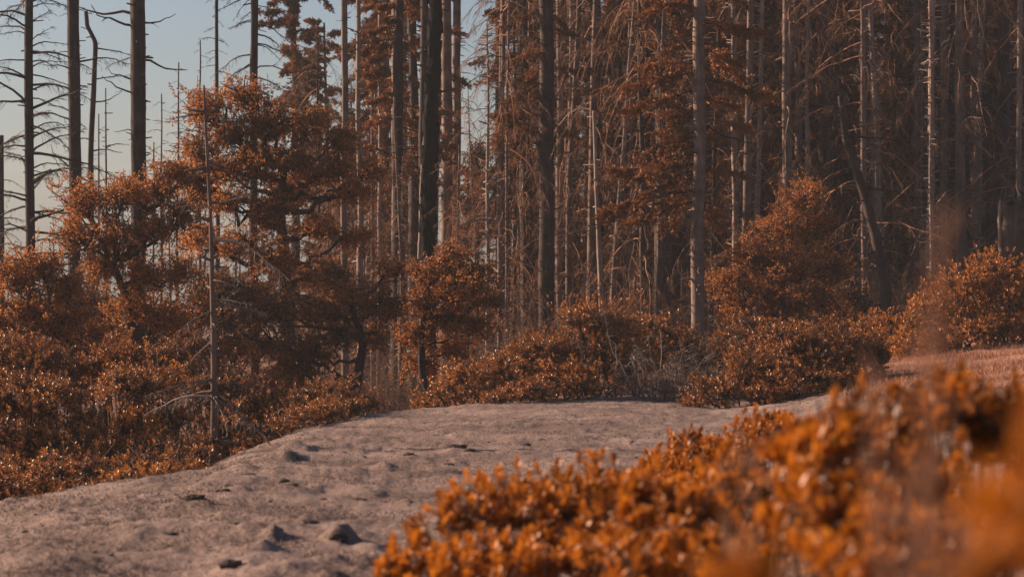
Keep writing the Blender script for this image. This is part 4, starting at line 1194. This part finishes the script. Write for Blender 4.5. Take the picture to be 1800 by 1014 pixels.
near_shoot("large smeared orange leafy shoot at the right edge close to the lens", 1900, 1.5, [(1812, 720, 0, 4), (1795, 800, .1, 4), (1840, 670, .1, 4)])
near_shoot("smeared orange leaf tip poking up at the bottom edge close to the lens", 1300, 1.9, [(1290, 1000, 0, 2), (1250, 1025, .1, 2), (1335, 1025, 0, 1)])

def dry_stalk(label, px, d, tips, heads=26, r=.0016):
    b = ground(px, d)
    t = thing("dry_grass_stalk", label, "dry grass", b)
    for (tx, ty) in tips:
        T = PW(tx, ty, d) - np.array(b)
        s = np.linspace(0, 1, 10)[:, None]
        P = T * np.concatenate([s ** 1.25, s ** 1.25, s], 1)
        g = Geo()
        tubes(g, P, np.linspace(r, r * .5, 10), 4)
        st = link("stem", g.mesh("stem", [M_STRAW]), t)
        g = Geo()
        B, D = sample_path(P, rng.uniform(.86, 1, heads))
        leaves(g, B, norm(D * 1.0 + rng.normal(size=B.shape) * .35), rand_dir(heads), rng.uniform(.010, .022, heads), .28, oval=True)
        link("seed_head", g.mesh("seed_head", [M_STRAW]), st, kind='stuff')
dry_stalk("blurred pinkish dry grass stalk leaning right before the forest", 1590, 1.7, [(1660, 410), (1640, 470), (1622, 540)])
dry_stalk("blurred dry grass stalks low in front of the near thicket", 1560, 2.2, [(1560, 760), (1590, 800), (1530, 820), (1610, 850)])
dry_stalk("blurred dry stalk in front of the dark rounded shrub", 1560, 2.6, [(1525, 620), (1545, 660)])
dry_stalk("blurred pale dry stalks in the lower right corner near the lens", 1720, 1.9, [(1740, 880), (1690, 900), (1770, 920), (1700, 860), (1650, 930)])
dry_stalk("blurred dry stalks among the lower middle of the near thicket", 1330, 3.2, [(1300, 760), (1270, 800), (1330, 790)])

# ------------------------------------------------------------------ clods, stones, litter and grass on the sand
def clod_mesh(seed, flat=.6, mat=None):
    import bmesh
    bm = bmesh.new()
    bmesh.ops.create_icosphere(bm, subdivisions=4, radius=1)
    v = np.array([x.co for x in bm.verts])
    n = norm(v)
    r = 1 + .42 * fbm(n * 1.6 + seed * 4.1, 3, seed) + .30 * np.abs(fbm(n * 5 + seed, 3, seed + 3)) - .1
    v = n * r[:, None] * np.array([1, 1, flat])
    for x, c in zip(bm.verts, v):
        x.co = c
    me = bpy.data.meshes.new("clod")
    bm.to_mesh(me); bm.free()
    me.materials.append(mat or M_CLOD)
    me.polygons.foreach_set("use_smooth", np.full(len(me.polygons), True))
    at = me.attributes.new("tint", 'FLOAT', 'FACE')
    return me
CL = [clod_mesh(k, .7) for k in range(5)]
ST = [clod_mesh(k + 20, .4, M_STONE) for k in range(2)]
CLODS = [  # px, py, half width px, height factor, name, label
 (800, 796, 20, .5, "soil_clod", "dark flat soil clod in the middle of the sand, widest on the upper slope"),
 (825, 799, 11, .6, "soil_clod", "small soil clod touching the right end of the widest upper one"),
 (718, 808, 10, .6, "soil_clod", "soil clod on the upper slope left of the widest one"),
 (790, 816, 10, .4, "soil_clod", "faint low soil clod just below the widest upper one"),
 (923, 786, 10, .8, "soil_clod", "lone dark soil clod on the upper slope towards the near shrubs"),
 (953, 776, 8, .4, "soil_clod", "flat soil clod right of the lone dark one on the upper slope"),
 (937, 764, 9, .4, "soil_clod", "flat soil clod above the lone dark one on the upper slope"),
 (520, 828, 26, .5, "rounded_stone", "smooth rounded hump of stone on the ridge of the sand"),
 (500, 850, 13, 1.0, "soil_clod", "dark upright clod under the smooth rounded hump"),
 (516, 858, 9, .8, "soil_clod", "little clod beside the dark upright one under the hump"),
 (402, 853, 9, .8, "soil_clod", "small brown clod between the long low mounds on the ridge"),
 (392, 868, 14, .7, "soil_clod", "brown clod below the long low mounds left of the ridge"),
 (340, 884, 22, .7, "soil_clod", "pointed clod with a long shadow on the left of the sand"),
 (163, 906, 9, .7, "soil_clod", "dark clod alone on the far left of the sand"),
 (302, 942, 12, .8, "soil_clod", "brown clod in the lower left of the sand"),
 (167, 967, 8, .8, "soil_clod", "dark clod near the bottom left corner of the sand"),
 (276, 963, 9, .5, "soil_clod", "flat clod below the brown one in the lower left"),
 (630, 879, 16, .6, "soil_clod", "clod with a dark right side below the ridge line"),
 (594, 955, 20, 1.1, "soil_clod", "biggest knobby clod on the sand left of the near shrubs"),
 (484, 942, 13, .9, "soil_clod", "brown clod at the right end of the long low ridge of soil"),
 (405, 1008, 22, .7, "soil_clod", "dark clod cut by the bottom edge of the picture"),
 (405, 985, 10, .8, "soil_clod", "small clod just above the one at the bottom edge"),
 (655, 731, 17, .5, "flat_stone", "flat grey stone lying on the crest under the creeping orange shrub"),
 (700, 968, 16, .5, "soil_clod", "low clod beside the left end of the near orange shrub"),
 (545, 916, 17, .6, "soil_clod", "crumbly clod below the ridge right of the middle of the sand"),
 (640, 785, 8, .4, "soil_clod", "tiny flat clod on the upper slope nearest the creeping shrub"),
 (690, 835, 7, .5, "soil_clod", "tiny clod beside the bright line across the sand"),
 (430, 835, 18, .4, "flat_stone", "low flat stone on the ridge near the lone pole"),
]
for i, (px, py, w, hf, nm, lab) in enumerate(CLODS):
    g0 = hit(px, py)
    r = w * K * g0.y
    stn = nm != "soil_clod"
    o = link(nm, (ST if stn else CL)[i % (2 if stn else 5)])
    o.scale = (r, r * .8, r * hf * .95)
    o.rotation_euler = (rng.uniform(-.1, .1), rng.uniform(-.1, .1), rng.uniform(-.5, .5))
    o.location = (g0.x, g0.y, g0.z - r * hf * .18)
    tag(o, lab, "stone" if stn else "soil clod")

for i in range(90):
    if i < 55:
        px, py = rng.uniform(20, 700), rng.uniform(875, 1005)
    else:
        px, py = rng.uniform(430, 1150), rng.uniform(735, 850)
    g0 = hit(px, py)
    if g0.y > 44:
        continue
    r = rng.uniform(2.2, 6.5) * K * g0.y * (1 if i < 55 else .8)
    o = link("soil_crumb", CL[i % 5])
    o.scale = (r, r * rng.uniform(.6, 1), r * rng.uniform(.4, .8))
    o.rotation_euler = (0, 0, rng.uniform(0, 6.28))
    o.location = (g0.x, g0.y, g0.z)
    tag(o, "tiny crumb of dark soil lying on the open sand", "soil crumb", "tiny soil crumbs scattered on the sand")

def scatter(name, n, ur, dr, size, mat, upr, wr=.1, dmask=None, label=None):
    l0, l1 = dr
    d = np.exp(rng.uniform(math.log(l0), math.log(l1), n * 2))
    u = rng.uniform(*ur, n * 2)
    x = (u - 900) * K * d
    pat = fbm(np.stack([x * 1.3, d * 1.3, 0 * x], -1), 3, 77)
    ok = rng.random(n * 2) < np.clip(.5 + pat * 1.6, .1, 1)
    if dmask is not None:
        ok &= dmask(u, d)
    x, d = x[ok][:n], d[ok][:n]
    z = gz(x, d)
    B = np.stack([x, d, z - .004], -1)
    az = rng.uniform(0, 2 * PI, len(x))
    e = rng.uniform(upr[0], upr[1], len(x))
    ax = np.stack([np.cos(az) * np.cos(e), np.sin(az) * np.cos(e), np.sin(e)], -1)
    g = Geo()
    leaves(g, B, ax, rand_dir(len(x)), rng.uniform(*size, len(x)), wr, mat=0)
    o = link(name, g.mesh(name, [mat]), kind='stuff')
    return o
M_LITTER = mat_leaf("dry_litter", [(0, (.06, .04, .032)), (.5, (.19, .135, .11)), (1, (.38, .285, .24))], rough=.8, trans=.2, spec=.2, patch=1)
edge_u, edge_d = [-300, 0, 200, 420, 620, 860, 1060, 1300, 1500], [24, 24, 25, 34, 43, 47, 49, 46, 42]
scatter("dry_litter", 110000, (-80, 1500), (9, 49), (.018, .055), M_LITTER, (.1, 1.1), .12, lambda u, d: d < np.interp(u, edge_u, edge_d))
scatter("dry_grass", 34000, (1440, 1900), (31, 58), (.03, .15), M_STRAW, (.6, 1.5), .05, lambda u, d: rng.random(len(u)) < np.clip((u - 1450) / 130, 0, 1) * np.clip((d - 31) / 9, .05, 1))
scatter("fallen_leaves", 30000, (300, 1900), (44, 95), (.05, .10), M_OAK, (-.2, .6), .5, lambda u, d: d > np.interp(u, [300, 620, 860, 1060, 1300, 1500, 1900], [36, 46, 49, 51, 48, 44, 56]))
scatter("fallen_leaves", 8000, (-80, 1560), (20, 49), (.03, .06), M_MANZ, (-.1, .5), .5, lambda u, d: (d < np.interp(u, edge_u, edge_d)) & (rng.random(len(u)) < np.exp(-(np.interp(u, edge_u, edge_d) - d) / 1.8)))
scatter("dry_grass", 9000, (-80, 1560), (18, 50), (.04, .13), M_STRAW, (.6, 1.5), .06, lambda u, d: (d < np.interp(u, edge_u, edge_d) + 1) & (rng.random(len(u)) < np.exp(-np.abs(np.interp(u, edge_u, edge_d) - d) / .9)))
for o in scene.objects:
    if o.name.startswith("dry_litter"): o['label'] = "short dry litter and stubble covering the sand"

# ------------------------------------------------------------------ the thin haze over the place
def haze():
    import bmesh
    bm = bmesh.new()
    bmesh.ops.create_cube(bm, size=1)
    me = bpy.data.meshes.new("haze")
    bm.to_mesh(me); bm.free()
    m, nt, N, L = nodes("haze_air")
    v = N('ShaderNodeVolumePrincipled')
    v.inputs['Color'].default_value = (.82, .90, .96, 1)
    v.inputs['Density'].default_value = HAZE
    v.inputs['Anisotropy'].default_value = 0.0
    o = N('ShaderNodeOutputMaterial'); L(v.outputs[0], o.inputs['Volume'])
    me.materials.append(m)
    ob = link("haze", me, kind='stuff')
    ob.scale = (2400, 1200, 66)
    ob.location = (0, 400, -14 + 33)
HAZE = 0.00045
haze()
